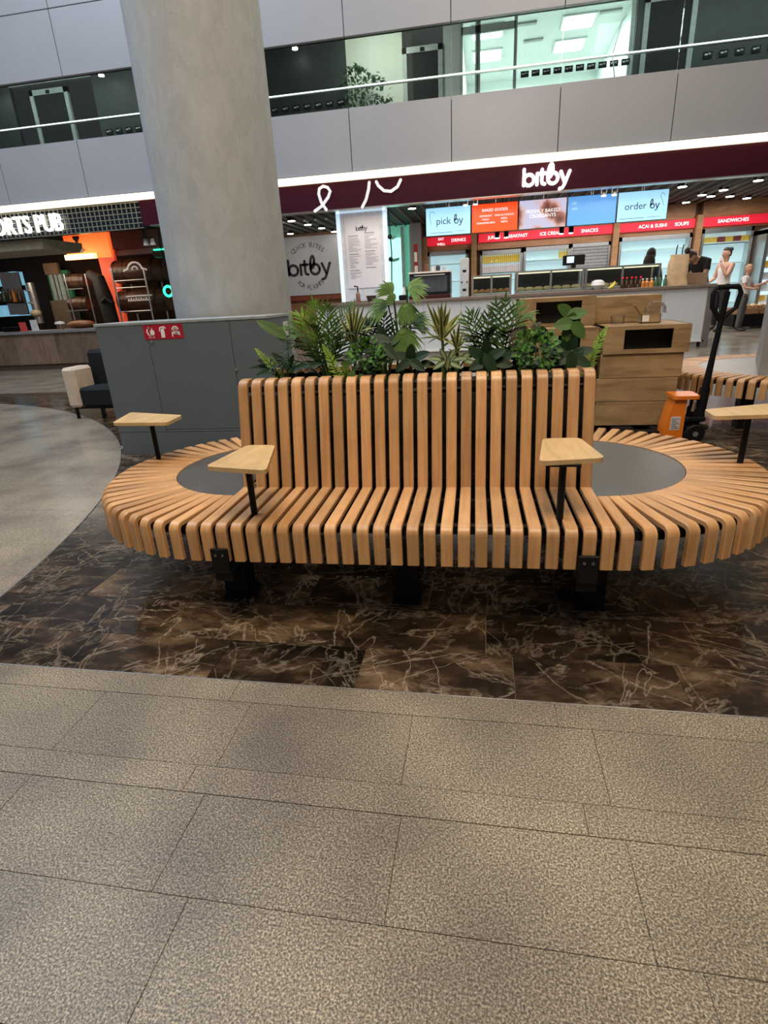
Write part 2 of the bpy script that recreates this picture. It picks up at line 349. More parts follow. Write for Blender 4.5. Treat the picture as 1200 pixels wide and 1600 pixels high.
def sweep(path, w, th, ch=0.003):
    """bent strip: path of (y,z) for its outer face, inner face th behind on the left of travel; width w along x"""
    P = [Vector(p) for p in path]; mb = MB(); vs = []; fs = []
    for i, p in enumerate(P):
        t = (P[min(i+1, len(P)-1)]-P[max(i-1, 0)]).normalized()
        if 0 < i < len(P)-1:
            t1 = (P[i]-P[i-1]).normalized(); t2 = (P[i+1]-P[i]).normalized(); k = 1/max(0.5, math.sqrt((1+t1.dot(t2))/2))
        else: k = 1
        nn = Vector((-t.y, t.x))*k; h = w/2
        prof = [(-h+ch, 0), (h-ch, 0), (h, ch), (h, th-ch), (h-ch, th), (-h+ch, th), (-h, th-ch), (-h, ch)]
        for x, d in prof: q = p + nn*d; vs.append((x, q.x, q.y))
    for i in range(len(P)-1):
        for k in range(8): fs.append((8*i+k, 8*i+(k+1) % 8, 8*i+8+(k+1) % 8, 8*i+8+k))
    fs.append(tuple(range(8))); fs.append(tuple(8*(len(P)-1)+k for k in range(8)))
    return mb.add(vs, fs)
_TXT = {}
def text_geo(txt, bold=0.0):
    """letters as flat polygons, unit size; returns verts (x,y), faces, width"""
    key = (txt, bold)
    if key in _TXT: return _TXT[key]
    cu = bpy.data.curves.new('t', 'FONT'); cu.body = txt; cu.size = 1; cu.offset = bold; cu.resolution_u = 3
    o = bpy.data.objects.new('t', cu); COL.objects.link(o)
    dg = bpy.context.evaluated_depsgraph_get(); me = bpy.data.meshes.new_from_object(o.evaluated_get(dg))
    vs = [(v.co.x, v.co.y) for v in me.vertices]; fs = [tuple(p.vertices) for p in me.polygons]
    bpy.data.objects.remove(o); bpy.data.curves.remove(cu); bpy.data.meshes.remove(me)
    w = max((v[0] for v in vs), default=0)
    _TXT[key] = (vs, fs, w)
    return _TXT[key]
def letters(mb, txt, cx, z, h, y, bold=0.0, w=None, rot=0.0, ex=0.0):
    """write txt centred on cx with baseline z, cap height ~0.7*h, facing -y"""
    vs, fs, wd = text_geo(txt, bold)
    sx = (w/wd) if w else h; ca, sa = math.cos(rot), math.sin(rot)
    P = []
    for (a, b) in vs:
        a2 = (a-wd/2)*sx; b2 = b*h; P.append((cx+a2*ca-b2*sa, z+a2*sa+b2*ca))
    mb.add([(p[0], y, p[1]) for p in P], fs)
    if ex:
        mb.add([(p[0], y+ex, p[1]) for p in P], fs)
        ec = {}
        for f in fs:
            for i in range(len(f)):
                e = tuple(sorted((f[i], f[(i+1) % len(f)]))); ec[e] = ec.get(e, 0)+1
        for (i, j), c in ec.items():
            if c == 1: mb.quad((P[i][0], y, P[i][1]), (P[j][0], y, P[j][1]), (P[j][0], y+ex, P[j][1]), (P[i][0], y+ex, P[i][1]))
    return mb

# ------------------------------------------------------------------ the setting: floors
fl = MB().box((-22, -9, -0.10), (16, 24, -0.006)).build('floor', M_GRANP, smooth=False); fl['kind'] = 'structure'
CX, CY, CR = -8.603, -1.73, 6.90
def clip(poly, a, b, c):   # keep a*x+b*y<=c
    out = []
    for i in range(len(poly)):
        p, q = poly[i], poly[(i+1) % len(poly)]; dp = a*p[0]+b*p[1]-c; dq = a*q[0]+b*q[1]-c
        if dp <= 0: out.append(p)
        if (dp < 0 < dq) or (dq < 0 < dp):
            t = dp/(dp-dq); out.append((p[0]+(q[0]-p[0])*t, p[1]+(q[1]-p[1])*t))
    return out
def slab(mb, poly, z0, z1, ch=0.0007):
    n = len(poly); cx = sum(p[0] for p in poly)/n; cy = sum(p[1] for p in poly)/n
    ins = []
    for p in poly:
        d = math.hypot(p[0]-cx, p[1]-cy); k = max(0, 1-ch*1.6/max(d, 1e-6)); ins.append((cx+(p[0]-cx)*k, cy+(p[1]-cy)*k))
    vs = [(p[0], p[1], z0) for p in poly] + [(p[0], p[1], z1-ch) for p in poly] + [(p[0], p[1], z1) for p in ins]
    fs = [tuple(range(2*n, 3*n))]
    for i in range(n):
        j = (i+1) % n; fs += [(i, j, n+j, n+i), (n+i, n+j, 2*n+j, 2*n+i)]
    mb.add(vs, fs)
def tile(name, poly, m, z1=0.0):
    cx = sum(p[0] for p in poly)/len(poly); cy = sum(p[1] for p in poly)/len(poly)
    mb = MB(); slab(mb, [(p[0]-cx, p[1]-cy) for p in poly], -0.006, 0.0)
    return mb.build(name, m, fl, False, (cx, cy, z1 + random.uniform(-0.0004, 0.0002)))
# brown marble island: rows of running-bond tiles
G = 0.0009
rows = [-0.765, -0.540, -0.272] + [0.0+0.27*i for i in range(0, 23)]
far = MB(); n_m = 0
offs = [-0.10, -0.19, -0.42, 0.05, -0.30, 0.12]
for ri in range(len(rows)-1):
    y0, y1 = rows[ri], rows[ri+1]
    xl = -8.0 if y1 > 2.6 else -2.9
    x = offs[ri % 6] - 0.515*20
    while x < 4.7:
        x1 = x+0.515
        if x1 > xl and not (math.hypot(max(abs(x-CX), abs(x1-CX)), max(abs(y0-CY), abs(y1-CY))) < CR-0.02):
            poly = [(x+G, y0+G), (x1-G, y0+G), (x1-G, y1-G), (x+G, y1-G)]
            if y1 < 3.2 and -2.9 < x < 2.9 and n_m < 290: tile('marble_tile', poly, M_MARBLE); n_m += 1
            else: slab(far, poly, -0.006, 0.0)
        x = x1
put('marble_tile_field', far.mesh('marble_tile_field', M_MARBLE), fl, kind='stuff')
# speckled granite in front
grow = [(-0.865, -0.765, 1.02, -0.49), (-1.122, -0.865, 0.516, 0.107), (-1.210, -1.122, 1.02, 0.557), (-1.466, -1.210, 0.516, 0.12), (-1.722, -1.466, 1.02, -0.306), (-1.81, -1.722, 1.02, 0.2)]
farg = MB()
for (y0, y1, p, o) in grow:
    x = o-p*math.ceil((o+9)/p)
    while x < 5:
        poly = [(x+G*.6, y0+G*.9), (x+p-G*.6, y0+G*.9), (x+p-G*.6, y1-G*.9), (x+G*.6, y1-G*.9)]
        if -3.2 < x < 2.6: tile('granite_tile', poly, M_GRAN)
        else: slab(farg, poly, -0.006, 0.0)
        x += p
for i in range(16):
    y0 = -1.81-0.52*(i+1)
    for j in range(28): slab(farg, [(-9+0.516*j+G, y0+G), (-9+0.516*(j+1)-G, y0+G), (-9+0.516*(j+1)-G, y0+0.52-G), (-9+0.516*j+G, y0+0.52-G)], -0.006, 0.0)
put('granite_tile_field', farg.mesh('granite_tile_field', M_GRAN), fl, kind='stuff')
# pale polished disc on the left, laid 3 mm proud, with a metal edge
circle = [(CX+CR*math.cos(2*PI*k/180), CY+CR*math.sin(2*PI*k/180)) for k in range(180)]
for i in range(13):
    y0 = -0.765+0.5*i
    strip = clip(clip(circle, 0, -1, -y0), 0, 1, y0+0.5)
    if len(strip) < 3: continue
    for j in range(6):
        x0 = -9.2+1.5*j-(0.75 if i % 2 else 0)
        pc = clip(clip(strip, -1, 0, -(x0+G)), 1, 0, x0+1.5-G)
        if len(pc) > 2: 
            pc = clip(clip(pc, 0, -1, -(y0+G)), 0, 1, y0+0.5-G)
            tile('pale_granite_slab', pc, M_GRANP, 0.003)
em = MB()
for k in range(-9, 66):
    a0, a1 = 2*PI*k/360*1.75, 2*PI*(k+1)/360*1.75
    q = [(CX+rr*math.cos(a), CY+rr*math.sin(a)) for rr, a in ((CR, a0), (CR+0.008, a0), (CR+0.008, a1), (CR, a1))]
    if q[0][1] > -0.766: em.prism(q, -0.005, 0.004)
em.build('edge_trim', M_STEEL, fl)
em = MB(); em.box((-1.78, -0.767, -0.005), (5, -0.763, 0.0008)); em.build('edge_trim', M_STEEL, fl)
# floor of the pub and of the shop (pale, slightly raised slabs)
pf = MB()
for i in range(8):
    for j in range(26):
        x0, y0 = -16+1.2*j, 5.95+1.2*i; slab(pf, [(x0+.002, y0+.002), (x0+1.198, y0+.002), (x0+1.198, y0+1.198), (x0+.002, y0+1.198)], -0.006, 0.0)
put('shop_floor_slabs', pf.mesh('shop_floor_slabs', M_GRANP), fl, kind='stuff')
# ------------------------------------------------------------------ facade above the shops
FY = 8.8
JX = [-2.01+1.737*k for k in range(-8, 7)]
wb = MB().box((-16, 8.87, 3.26), (9, 9.0, 4.16)).box((-16, 8.87, 5.2), (9, 9.0, 7.2)).build('wall_back', M_DARK, smooth=False); wb['kind'] = 'structure'
for i in range(len(JX)-1):
    for (z0, z1) in ((3.252, 4.197), (5.172, 6.130), (6.142, 7.15)):
        me = MB().box((-0.8625, -0.035, 0), (0.8625, 0.035, z1-z0), 0.004).mesh('cladding_panel', M_PANEL)
        put('cladding_panel', me, wb, ((JX[i]+JX[i+1])/2, FY+0.035, z0))
    MBp = MB().box((-0.864, -0.008, 0), (0.864, 0.008, 1.10))
    put('glass_pane', MBp.mesh('glass_pane', M_GLASSD, False), wb, ((JX[i]+JX[i+1])/2, FY+0.10, 4.14))
# corridor behind the balustrade
t1 = MB().box((-16, 9.02, 3.2), (9, 16, 3.30)).build('floor', M_GREYWALL, smooth=False); t1['kind'] = 'structure'
t2 = MB().box((-16, 9.02, 6.06), (9, 16, 6.16)).build('ceiling', M_WHITE, smooth=False); t2['kind'] = 'structure'
WY = 11.2
cw = MB()
for a, b in ((-16, -10.25), (-8.2, -2.5), (3.0, 9.0)): cw.box((a, WY, 3.3), (b, WY+0.1, 6.06))
cwo = cw.build('wall_upper', M_DARKWALL, smooth=False); cwo['kind'] = 'structure'
cream = MB().box((-2.5, WY+0.002, 3.3), (-1.36, WY+0.1, 6.06)).build('wall_cream', mat('cream_wall', (0.80, 0.84, 0.74), 0.6, var=0.02), smooth=False); cream['kind'] = 'structure'
d2 = MB().box((-10.25, WY, 5.98), (-8.2, WY+0.1, 6.06)).box((-0.55, WY, 3.3), (-0.2, WY+0.1, 6.06)).build('wall_upper', M_WHITE, smooth=False); d2['kind'] = 'structure'
M_DOORF = mat('grey_door_frame', (0.50, 0.53, 0.52), 0.4)
def door(n, x0, x1, ztop):
    r = MB().box((x0, WY-0.05, 3.3), (x0+0.09, WY+0.02, ztop)).box((x1-0.09, WY-0.05, 3.3), (x1, WY+0.02, ztop)).box((x0, WY-0.05, ztop-0.10), (x1, WY+0.02, ztop)).build('door_%d' % n, M_DOORF, smooth=False)
    r['kind'] = 'structure'
    MB().box((x0+0.09, WY-0.02, 3.3), (x1-0.09, WY+0.03, ztop-0.10), 0.006).build('door_leaf', M_DARK, r)
    MB().tube([(x1-0.16, WY-0.07, 4.2), (x1-0.16, WY-0.07, 4.5)], 0.012).build('door_handle', M_STEEL, r)
    MB().box(((x0+x1)/2-0.04, WY-0.07, ztop-0.09), ((x0+x1)/2+0.04, WY-0.05, ztop-0.03)).build('door_closer', M_BLACK, r)
door(1, -1.36, -0.56, 5.72); door(2, -9.75, -8.80, 5.85); door(3, 3.12, 4.02, 6.0)
# lit room
rm = MB().box((-0.2, 14.9, 3.3), (3.0, 15.0, 6.06)).box((-0.3, WY+0.1, 3.3), (-0.2, 15, 6.06)).box((2.95, WY+0.1, 3.3), (3.05, 15, 6.06)).build('wall_room', mat('white_room_wall', (0.86, 0.90, 0.88), 0.6, var=0.01), smooth=False); rm['kind'] = 'structure'
gp = MB()
for x in (-0.2, 0.10, 0.14, 0.83, 2.93): gp.box((x-0.03, WY-0.03, 3.3), (x+0.03, WY+0.03, 6.06))
gp.box((-0.2, WY-0.03, 5.80), (0.83, WY+0.03, 5.92))
wn = gp.build('window_1', M_DOORF, smooth=False); wn['kind'] = 'structure'
MB().box((-0.17, WY-0.005, 3.3), (2.9, WY+0.005, 6.05)).build('glass_pane', M_GLASS, wn, False)
plm = MB(); plm.box((-0.075, -0.004, -0.05), (0.075, 0.004, 0.05)); plm.cur = 1; plm.box((-0.055, -0.006, -0.005), (-0.005, -0.004, 0.02)).box((0.005, -0.006, 0.0), (0.05, -0.006, 0.03))
plme = plm.mesh('plaque', [M_BLACK, M_WPRINT], False)
for k in range(10): put('plaque', plme, wn, (1.02+0.205*k, WY-0.03, 5.06))
for k in range(6): put('plaque', plme, cwo, (4.3+0.27*k, WY-0.02, 5.02))
for k in range(7): put('plaque', plme, cwo, (-4.1+0.24*k, WY-0.02, 4.96))
for k in range(8): put('plaque', plme, cwo, (-8.0+0.24*k, WY-0.02, 4.93))
MB().tube([(2.72, WY-0.12, 4.6), (2.60, WY-0.14, 5.15), (2.72, WY-0.10, 5.65), (2.80, WY-0.08, 5.75)], 0.012, 8).build('door_pull', M_STEEL, wn)
pl = mat('ceiling_panel_glow', (1, 1, 1), 0.5, emit=6.0)
for k, (x, y) in enumerate(((0.30, 11.85), (0.30, 13.1), (2.06, 11.95), (2.04, 13.1))):
    t = thing('ceiling_light', ['square lit ceiling panel in the upper room, left column nearest the glass', 'square lit ceiling panel in the upper room, left column further back', 'square lit ceiling panel in the upper room, right column nearest the glass', 'square lit ceiling panel in the upper room, right column further back'][k], 'ceiling light', (x, y, 6.06), group='lit panels in the upper room')
    MB().box((-0.33, -0.33, -0.03), (0.33, 0.33, 0)).build('frame', M_WHITE, t); MB().prism(rrect(-0.29, -0.29, 0.29, 0.29, 0.06), -0.04, -0.03).build('diffuser', pl, t)
for (x, y) in ((2.62, 11.7), (1.05, 11.75), (1.25, 12.6)):
    t = thing('air_vent', 'small grey grille in the bright upper room ceiling', 'vent', (x, y, 6.06), group='upper room ceiling grilles')
    MB().box((-0.2, -0.06, -0.03), (0.2, 0.06, 0)).build('frame', M_GREYWALL, t)
    for q in range(3): MB().box((-0.18, -0.05+0.035*q, -0.04), (0.18, -0.035+0.035*q, -0.03)).build('slat', M_STEEL, t)
for x, y, w in ((-3.46, 10.9, 'behind the glass right of the column'), (-7.75, 10.9, 'behind the glass just left of the column'), (-10.55, 10.9, 'behind the glass at the far left edge')):
    t = thing('corridor_lamp', 'small round ceiling spot glowing '+w, 'lamp', (x, y, 6.06))
    MB().lathe([(0, -0.20), (0.05, -0.20), (0.06, -0.0), (0, 0)], n=14).build('housing', M_BLACK, t)
    MB().lathe([(0, -0.215), (0.055, -0.215), (0.055, -0.19), (0, -0.19)], n=14).build('lens', M_DOWN, t)
# handrail with a light line
t = thing('lit_handrail', 'thin handrail with a white light line behind the balcony glass', 'handrail', (0, 9.02, 4.55))
MB().box((-16, 0.0, -0.02), (9, 0.05, 0.012)).build('rail', M_STEEL, t)
MB().box((-16, -0.012, -0.006), (9, 0.0, 0.008)).build('light_line', mat('rail_glow', (1, 1, 1), 0.5, emit=2.2), t)
# potted plant upstairs
t = thing('potted_tree', 'bushy potted plant behind the balcony glass against a cream wall', 'plant', (-2.05, 10.75, 3.3))
MB().lathe([(0, 0), (0.22, 0), (0.28, 0.5), (0.24, 0.5), (0.2, 0.1), (0, 0.1)], n=20).build('pot', mat('blue_pot', (0.10, 0.2, 0.30), 0.4), t)
MB().tube([(0, 0, 0.1), (0.03, 0, 0.8), (0, 0.03, 1.5)], [0.03, 0.025, 0.015]).build('stem', mat('bark', (0.1, 0.07, 0.04), 0.8), t)
lf = MB(); rr = random.Random(3)
for k in range(420):
    a = rr.uniform(0, 2*PI); e = rr.uniform(-1, 1); R = 0.52*rr.uniform(0.35, 1)**0.6; c = Vector((R*math.cos(a)*math.sqrt(1-e*e), R*math.sin(a)*math.sqrt(1-e*e)*0.7, 1.55+0.62*e*(1 if e < 0 else 0.9)))
    if e > 0.3: c.x -= 0.18*e
    d = Vector((rr.uniform(-1, 1), rr.uniform(-1, 1), rr.uniform(-1, .3))).normalized()*0.11; n = d.orthogonal().normalized()*0.03
    lf.add([c, c+d*0.5+n, c+d, c+d*0.5-n], [(0, 1, 2, 3)])
lf.build('foliage', mat('dark_leaf', (0.035, 0.075, 0.03), 0.5), t, False, kind='stuff')
# glowing strip under the balcony and the shop fascia
t = thing('light_strip', 'long warm glowing light strip along the foot of the balcony', 'light strip', (0, 0, 3.125))
MB().box((-16, 8.72, 0.115), (9, 8.86, 0.126)).box((-16, 8.80, 0.004), (9, 8.86, 0.014)).build('profile', M_STEEL, t, False)
MB().box((-16, 8.735, 0.014), (9, 8.86, 0.114)).build('diffuser', M_STRIP, t, False)
fs = thing('shop_fascia', 'dark burgundy fascia band with white lit shop lettering and loop line', 'fascia', (0, 0, 0))
MB().box((-6.05, 8.80, 2.70), (9, 8.99, 3.125)).build('board', M_BURG, fs, False)
MB().box((-6.05, 8.79, 2.685), (9, 8.99, 2.70)).build('edge_strip', M_STEEL, fs, False)
def logo(mb, cx, z, width, sw, y0, y1, dot=True):
    k = width/2.0; ox = cx-width/2
    S = lambda pts, w=sw: mb.stroke([(ox+p[0]*k, z+p[1]*k) for p in pts], w, y0, y1)
    S([(0.03, 0.64), (0.03, 0.03)]); S(arc(0.25, 0.22, 0.21, 0, 2*PI, 20)); S([(0.60, 0.44), (0.60, 0.02)])
    S([(0.80, 0.58), (0.80, 0.14), (0.83, 0.05), (0.93, 0.02)]); S([(0.69, 0.43), (0.94, 0.43)])
    lo = []
    for i in range(25):
        a = 2*PI*i/24; x, y = 0.085*math.cos(a), 0.25*math.sin(a); lo.append((1.16+x*0.97+y*0.12, 0.52+y*0.97-x*0.12))
    S(lo); S([(1.06, 0.48), (1.06, 0.22)]); S(arc(1.27, 0.22, 0.21, 0, 2*PI, 20))
    S([(1.60, 0.44), (1.78, 0.03)]); S([(1.97, 0.44), (1.77, -0.06), (1.70, -0.18), (1.58, -0.21)])
def loopby(mb, cx, z, k, sw, y0, y1):
    S = lambda pts: mb.stroke([(cx+(p[0]-1.5)*k, z+p[1]*k) for p in pts], sw, y0, y1)
    lo = []
    for i in range(21):
        a = 2*PI*i/20; x, y = 0.095*math.cos(a), 0.30*math.sin(a); lo.append((1.17+x*0.97+y*0.12, 0.60+y*0.97-x*0.12))
    S(lo); S([(1.06, 0.55), (1.06, 0.22)]); S(arc(1.27, 0.22, 0.21, 0, 2*PI, 18)); S([(1.60, 0.44), (1.78, 0.03)]); S([(1.97, 0.44), (1.77, -0.06), (1.70, -0.18), (1.58, -0.21)])
mb = MB(); logo(mb, 1.305, 2.80, 0.76, 0.050, 8.74, 8.78); mb.build('lettering', M_LETTER, fs, False)
M_LOOP = mat('white_loop_line', (0.85, 0.84, 0.86), 0.5, emit=0.35)
lp = MB()
pq = lambda l: [(lambda v: (v.x, v.z))(at(x, y, 8.79)) for x, y in l]
lp.stroke(pq([(492, 330), (503, 322), (513, 308), (516, 299), (512, 293), (505, 291), (499, 295), (498, 303), (502, 316), (510, 328)]), 0.05, 8.78, 8.80)
lp.build('loop_line', M_LOOP, fs, False); lp = MB()
lp.stroke(pq([(566, 324), (572, 312), (576, 296), (577, 285)]), 0.05, 8.78, 8.80)
lp.build('loop_line', M_LOOP, fs, False); lp = MB()
lp.stroke(pq([(588, 284), (591, 290), (600, 298), (611, 299), (621, 292), (626, 281)]), 0.05, 8.78, 8.80)
lp.build('loop_line', M_LOOP, fs, False)
# ------------------------------------------------------------------ the snack shop
ce = MB().box((-14, 9.01, 3.05), (9, 17, 3.15)).build('ceiling', M_DARK, smooth=False); ce['kind'] = 'structure'
bfm = MB().box((-0.006, 9.02, -0.05), (0.006, 15.2, 0.0)).mesh('baffle', mat('grey_baffle', (0.22, 0.21, 0.20), 0.5), False)
for k in range(54): put('baffle', bfm, ce, (-5.95+0.27*k, 0, 3.05))
wl = MB().box((-14, 15.3, 0), (9, 15.4, 3.06)).build('wall_shop', M_SHOPWOOD, smooth=False); wl['kind'] = 'structure'
wr = MB().box((-6.05, 13.12, 0), (-5.95, 15.3, 3.05)).build('wall_side', M_BURG, smooth=False); wr['kind'] = 'structure'
dl = [(-4.24, 12.0), (-4.11, 12.9), (-4.0, 13.8), (-3.91, 14.8), (-5.11, 14.5), (4.3, 11.7), (5.44, 12.7), (5.19, 13.25), (6.02, 13.9), (5.5, 13.6), (6.62, 14.5), (5.21, 14.4), (5.72, 11.7), (-1.3, 11.6), (0.4, 10.4), (1.0, 10.9), (3.0, 10.6), (1.9, 10.3), (7.2, 14.2), (6.9, 13.0)]
d0 = None
for k, (x, y) in enumerate(dl):
    side = 'over the white sign wall' if x < -3 else ('near the menu screens' if x < 3.5 else 'over the fridge aisle on the right')
    lab = 'small round ceiling downlight glowing '+side
    if d0 is None:
        d0 = thing('downlight', lab, 'downlight', (x, y, 2.98)); k1 = MB().lathe([(0, 0), (0.09, 0), (0.10, 0.05), (0, 0.05)], n=14).build('housing', M_BLACK, d0); k2 = MB().lathe([(0, -0.012), (0.085, -0.012), (0.085, 0.002), (0, 0.002)], n=14).build('lens', M_DOWN, d0); o = d0
    else: o = dup(d0, (x, y, 2.98), label=lab, children=[k1, k2])
    o['group'] = 'downlights '+side
# pairs of spot heads by the screens
# white sign wall
sw = thing('sign_wall', 'white wall panel with round dark snack shop slogan', 'wall sign', (0, 15.15, 0))
MB().box((-5.95, 0.0, 1.35), (-2.62, 0.10, 2.95)).build('panel', M_WHITE, sw, False)
MB().box((-5.95, -0.02, 1.20), (-2.62, 0.12, 1.33)).build('ledge', mat('orange_brown_ledge', (0.30, 0.07, 0.03), 0.4), sw, False)
v0 = at(484, 418, 15.13)
lm = MB(); logo(lm, v0.x-0.02, v0.z-0.20, 1.32, 0.074, -0.012, -0.001, dot=False)
for txt, top in (('QUICK BITES', True), ('FOR FLIGHTS', False)):
    n = len(txt); span = 1.45 if top else 1.5
    for i, ch in enumerate(txt):
        if ch == ' ': continue
        u = (i/(n-1)-0.5)*span; R = 0.62 if top else 0.66
        if top: letters(lm, ch, v0.x-0.02+R*math.sin(u), v0.z-0.02+R*math.cos(u)*0.93, 0.175, -0.006, 0.0, rot=-u)
        else: letters(lm, ch, v0.x-0.02+R*math.sin(u)*0.88, v0.z-R*math.cos(u)*0.92, 0.175, -0.006, 0.0, rot=u)
lm.build('lettering', M_PRINT, sw, False)
# menu light box
mn = thing('menu_light_box', 'tall white framed menu board with small grey text standing on the counter end', 'menu board', (0, 9.75, 0))
a, b = at(527, 327, 9.6), at(612, 462, 9.6)
x0, x1, z0, z1 = -2.56, -1.60, 1.12, 2.80
M_BLUEL = mat('cool_lit_edge', (0.8, 0.9, 1.0), 0.4, emit=0.75, ecol=(0.55, 0.80, 1.0))
MB().box((x0, -0.08, z0), (x1, 0.08, z1), 0.008).build('box', mat('lightbox_white', (0.62, 0.64, 0.70), 0.4, emit=0.12), mn)
ed = MB()
ed.box((x0-0.02, -0.10, z0), (x0+0.05, 0.02, z1)).box((x1-0.05, -0.10, z0), (x1+0.02, 0.02, z1)).box((x0, -0.10, z1-0.06), (x1, 0.02, z1+0.01)); ed.build('lit_edge', M_BLUEL, mn, False)
MB().box((x0+0.14, -0.095, z0+0.25), (x1-0.12, -0.08, z1-0.14), 0.004).build('menu_sheet', mat('menu_paper', (0.72, 0.70, 0.76), 0.6, emit=0.10, var=0.01), mn)
tx = MB(); logo(tx, (x0+x1)/2, 2.42, 0.22, 0.018, -0.100, -0.096)
rr = random.Random(5)
for col, xs in ((0, x0+0.20), (1, x0+0.53)):
    z = 2.32 if col == 0 else 2.36
    for k in range(34 if col == 0 else 22):
        if z < 1.52: break
        head = k in (0, 11, 21, 27); w = rr.uniform(0.08, 0.26) if not head else 0.2
        tx.box((xs, -0.098, z), (xs+w, -0.096, z+(0.014 if head else 0.007))); z -= 0.026 if not head else 0.034
        if k in (10, 20, 26): z -= 0.03
tx.build('lettering', mat('grey_print', (0.28, 0.26, 0.30), 0.6), mn, False)
# trailing wire flowers on the right edge of the menu box
t = thing('wall_leaf_lamp', 'black wire with two dark leaf shapes on the menu board edge', 'ornament', (x1+0.06, 9.7, 0))
MB().tube([(0, 0, 1.3), (0.03, 0, 2.0), (0.0, 0, 2.72)], 0.012, 8).build('wire', M_BLACK, t)
for z, l in ((2.27, 0.12), (1.87, 0.17)):
    MB().sphere((0.01, -0.02, z), 0.045).build('knob', M_BLACK, t)
    MB().prism([(0.02, z-0.03), (0.06, z-0.055), (l, z-0.03), (l+0.02, z+0.02), (0.05, z+0.0)], -0.03, -0.015, 'y').build('leaf', mat('teal_leaf', (0.06, 0.22, 0.16), 0.5), t)
# green lit doorway and grey side pier
gd = MB().box((-2.62, 15.1, 0), (-1.66, 15.28, 3.04)).build('wall_green', mat('green_lit_wall', (0.35, 0.75, 0.60), 0.5, emit=0.25, ecol=(0.2, 0.85, 0.62)), smooth=False); gd['kind'] = 'structure'
t = thing('lit_door', 'glowing mint green glass doorway beside the menu board', 'door', (-2.16, 15.05, 0))
MB().box((-0.30, 0, 0.05), (0.12, 0.05, 2.72)).build('door_leaf', mat('mint_glow', (0.5, 1, 0.85), 0.4, emit=1.15, ecol=(0.45, 1.0, 0.86)), t)
MB().box((0.12, -0.05, 0.0), (0.20, 0.05, 3.0)).box((0.36, -0.05, 0), (0.42, 0.05, 3.0)).build('door_frame', mat('pale_mint_frame', (0.55, 0.75, 0.68), 0.4), t)
t = thing('sign_pier', 'warm grey shop pier with a small red and cream notice', 'pillar', (-1.585, 14.7, 0))
MB().box((-0.145, 0, 0), (0.145, 0.5, 3.04)).build('pier', M_GREYWALL, t, False)
MB().box((-0.06, -0.012, 1.72), (0.05, 0, 2.5)).build('notice', mat('red_notice', (0.6, 0.06, 0.05), 0.5), t)
MB().box((-0.05, -0.018, 2.05), (0.03, -0.012, 2.3)).box((-0.05, -0.018, 1.78), (0.04, -0.012, 1.95)).build('notice_text', mat('cream_print', (0.9, 0.8, 0.6), 0.5, emit=0.2), t)
# service counter
ct = thing('service_counter', 'long white fronted service counter with a taupe worktop', 'counter', (0, 0, 0))
MB().box((-3.1, 9.46, 0.10), (4.30, 10.1, 1.045)).build('body', M_DARK, ct, False)
for k in range(10):
    MB().box((-3.1+0.742*k, 9.42, 0.13), (-3.1+0.742*(k+1)-0.003, 9.46, 1.045), 0.003).build('front_panel', M_COUNTER, ct)
MB().box((-3.1, 9.44, 0.0), (4.25, 10.0, 0.10)).build('plinth', M_GREYWALL, ct, False)
MB().box((-3.12, 9.38, 0.10), (4.34, 9.42, 0.13)).build('plinth_trim', M_WHITE, ct, False)
MB().box((-3.15, 9.37, 1.045), (4.43, 10.25, 1.10), 0.006).build('worktop', M_TOP, ct)
MB().box((4.30, 9.38, 0.0), (4.42, 10.2, 1.045), 0.004).build('end_panel', mat('grey_end_panel', (0.16, 0.145, 0.135), 0.4), ct)
# display cases with pastries
def case(x0, x1, ztop, lab, posts):
    t = thing('display_case', lab, 'display case', ((x0+x1)/2, 9.75, 1.10)); w = (x1-x0)/2; h = ztop-1.10
    f = MB(); f.box((-w, -0.28, h-0.03), (w, 0.28, h)).box((-w, -0.28, 0), (w, 0.28, 0.03))
    for p in posts: f.box((p-0.018, -0.285, 0), (p+0.018, -0.255, h))
    for p in (-w, w-0.03): f.box((p, 0.25, 0), (p+0.03, 0.28, h))
    f.build('frame', M_STEEL, t, False)
    MB().box((-w+0.01, -0.275, 0.03), (w-0.01, -0.268, h-0.03)).build('glass_pane', M_GLASS, t, False)
    MB().box((-w+0.01, 0.262, 0.03), (w-0.01, 0.270, h-0.03)).build('back_panel', mat('case_back', (0.05, 0.04, 0.035), 0.3), t, False)
    MB().box((-w+0.02, -0.24, 0.03), (w-0.02, 0.24, 0.05)).build('shelf', M_WHITE, t, False)
    MB().box((-w+0.03, -0.2, h-0.05), (w-0.03, -0.16, h-0.03)).build('lamp_strip', mat('case_light', (1, 0.9, 0.75), 0.5, emit=1.3, ecol=(1, 0.85, 0.6)), t, False)
    return t
case(0.06, 0.82, 1.47, 'glass display case with brown croissants at the left of the row', (-0.36, 0.0, 0.36))
case(0.90, 2.14, 1.50, 'wide glass display case full of pale pastries below the black till', (-0.6, 0.02, 0.60))
case(2.18, 3.52, 1.50, 'wide glass display case behind the jars and bottles', (-0.65, 0.0, 0.65)).location.y = 9.92
def blob_mesh(name, m, pts, rs, n=10):
    return MB().tube(pts, rs, n).mesh(name, m, True)
M_BAKE = mat('baked_brown', (0.50, 0.22, 0.07), 0.5, var=0.3, scale=30); M_BUN = mat('pale_bun', (0.72, 0.52, 0.28), 0.5, var=0.2, scale=25)
crm = blob_mesh('croissant', M_BAKE, [(-0.075, 0.03, 0.012), (-0.055, 0.0, 0.025), (-0.025, -0.02, 0.035), (0, -0.025, 0.038), (0.025, -0.02, 0.035), (0.055, 0.0, 0.025), (0.075, 0.03, 0.012)], [0.006, 0.02, 0.032, 0.036, 0.032, 0.02, 0.006])
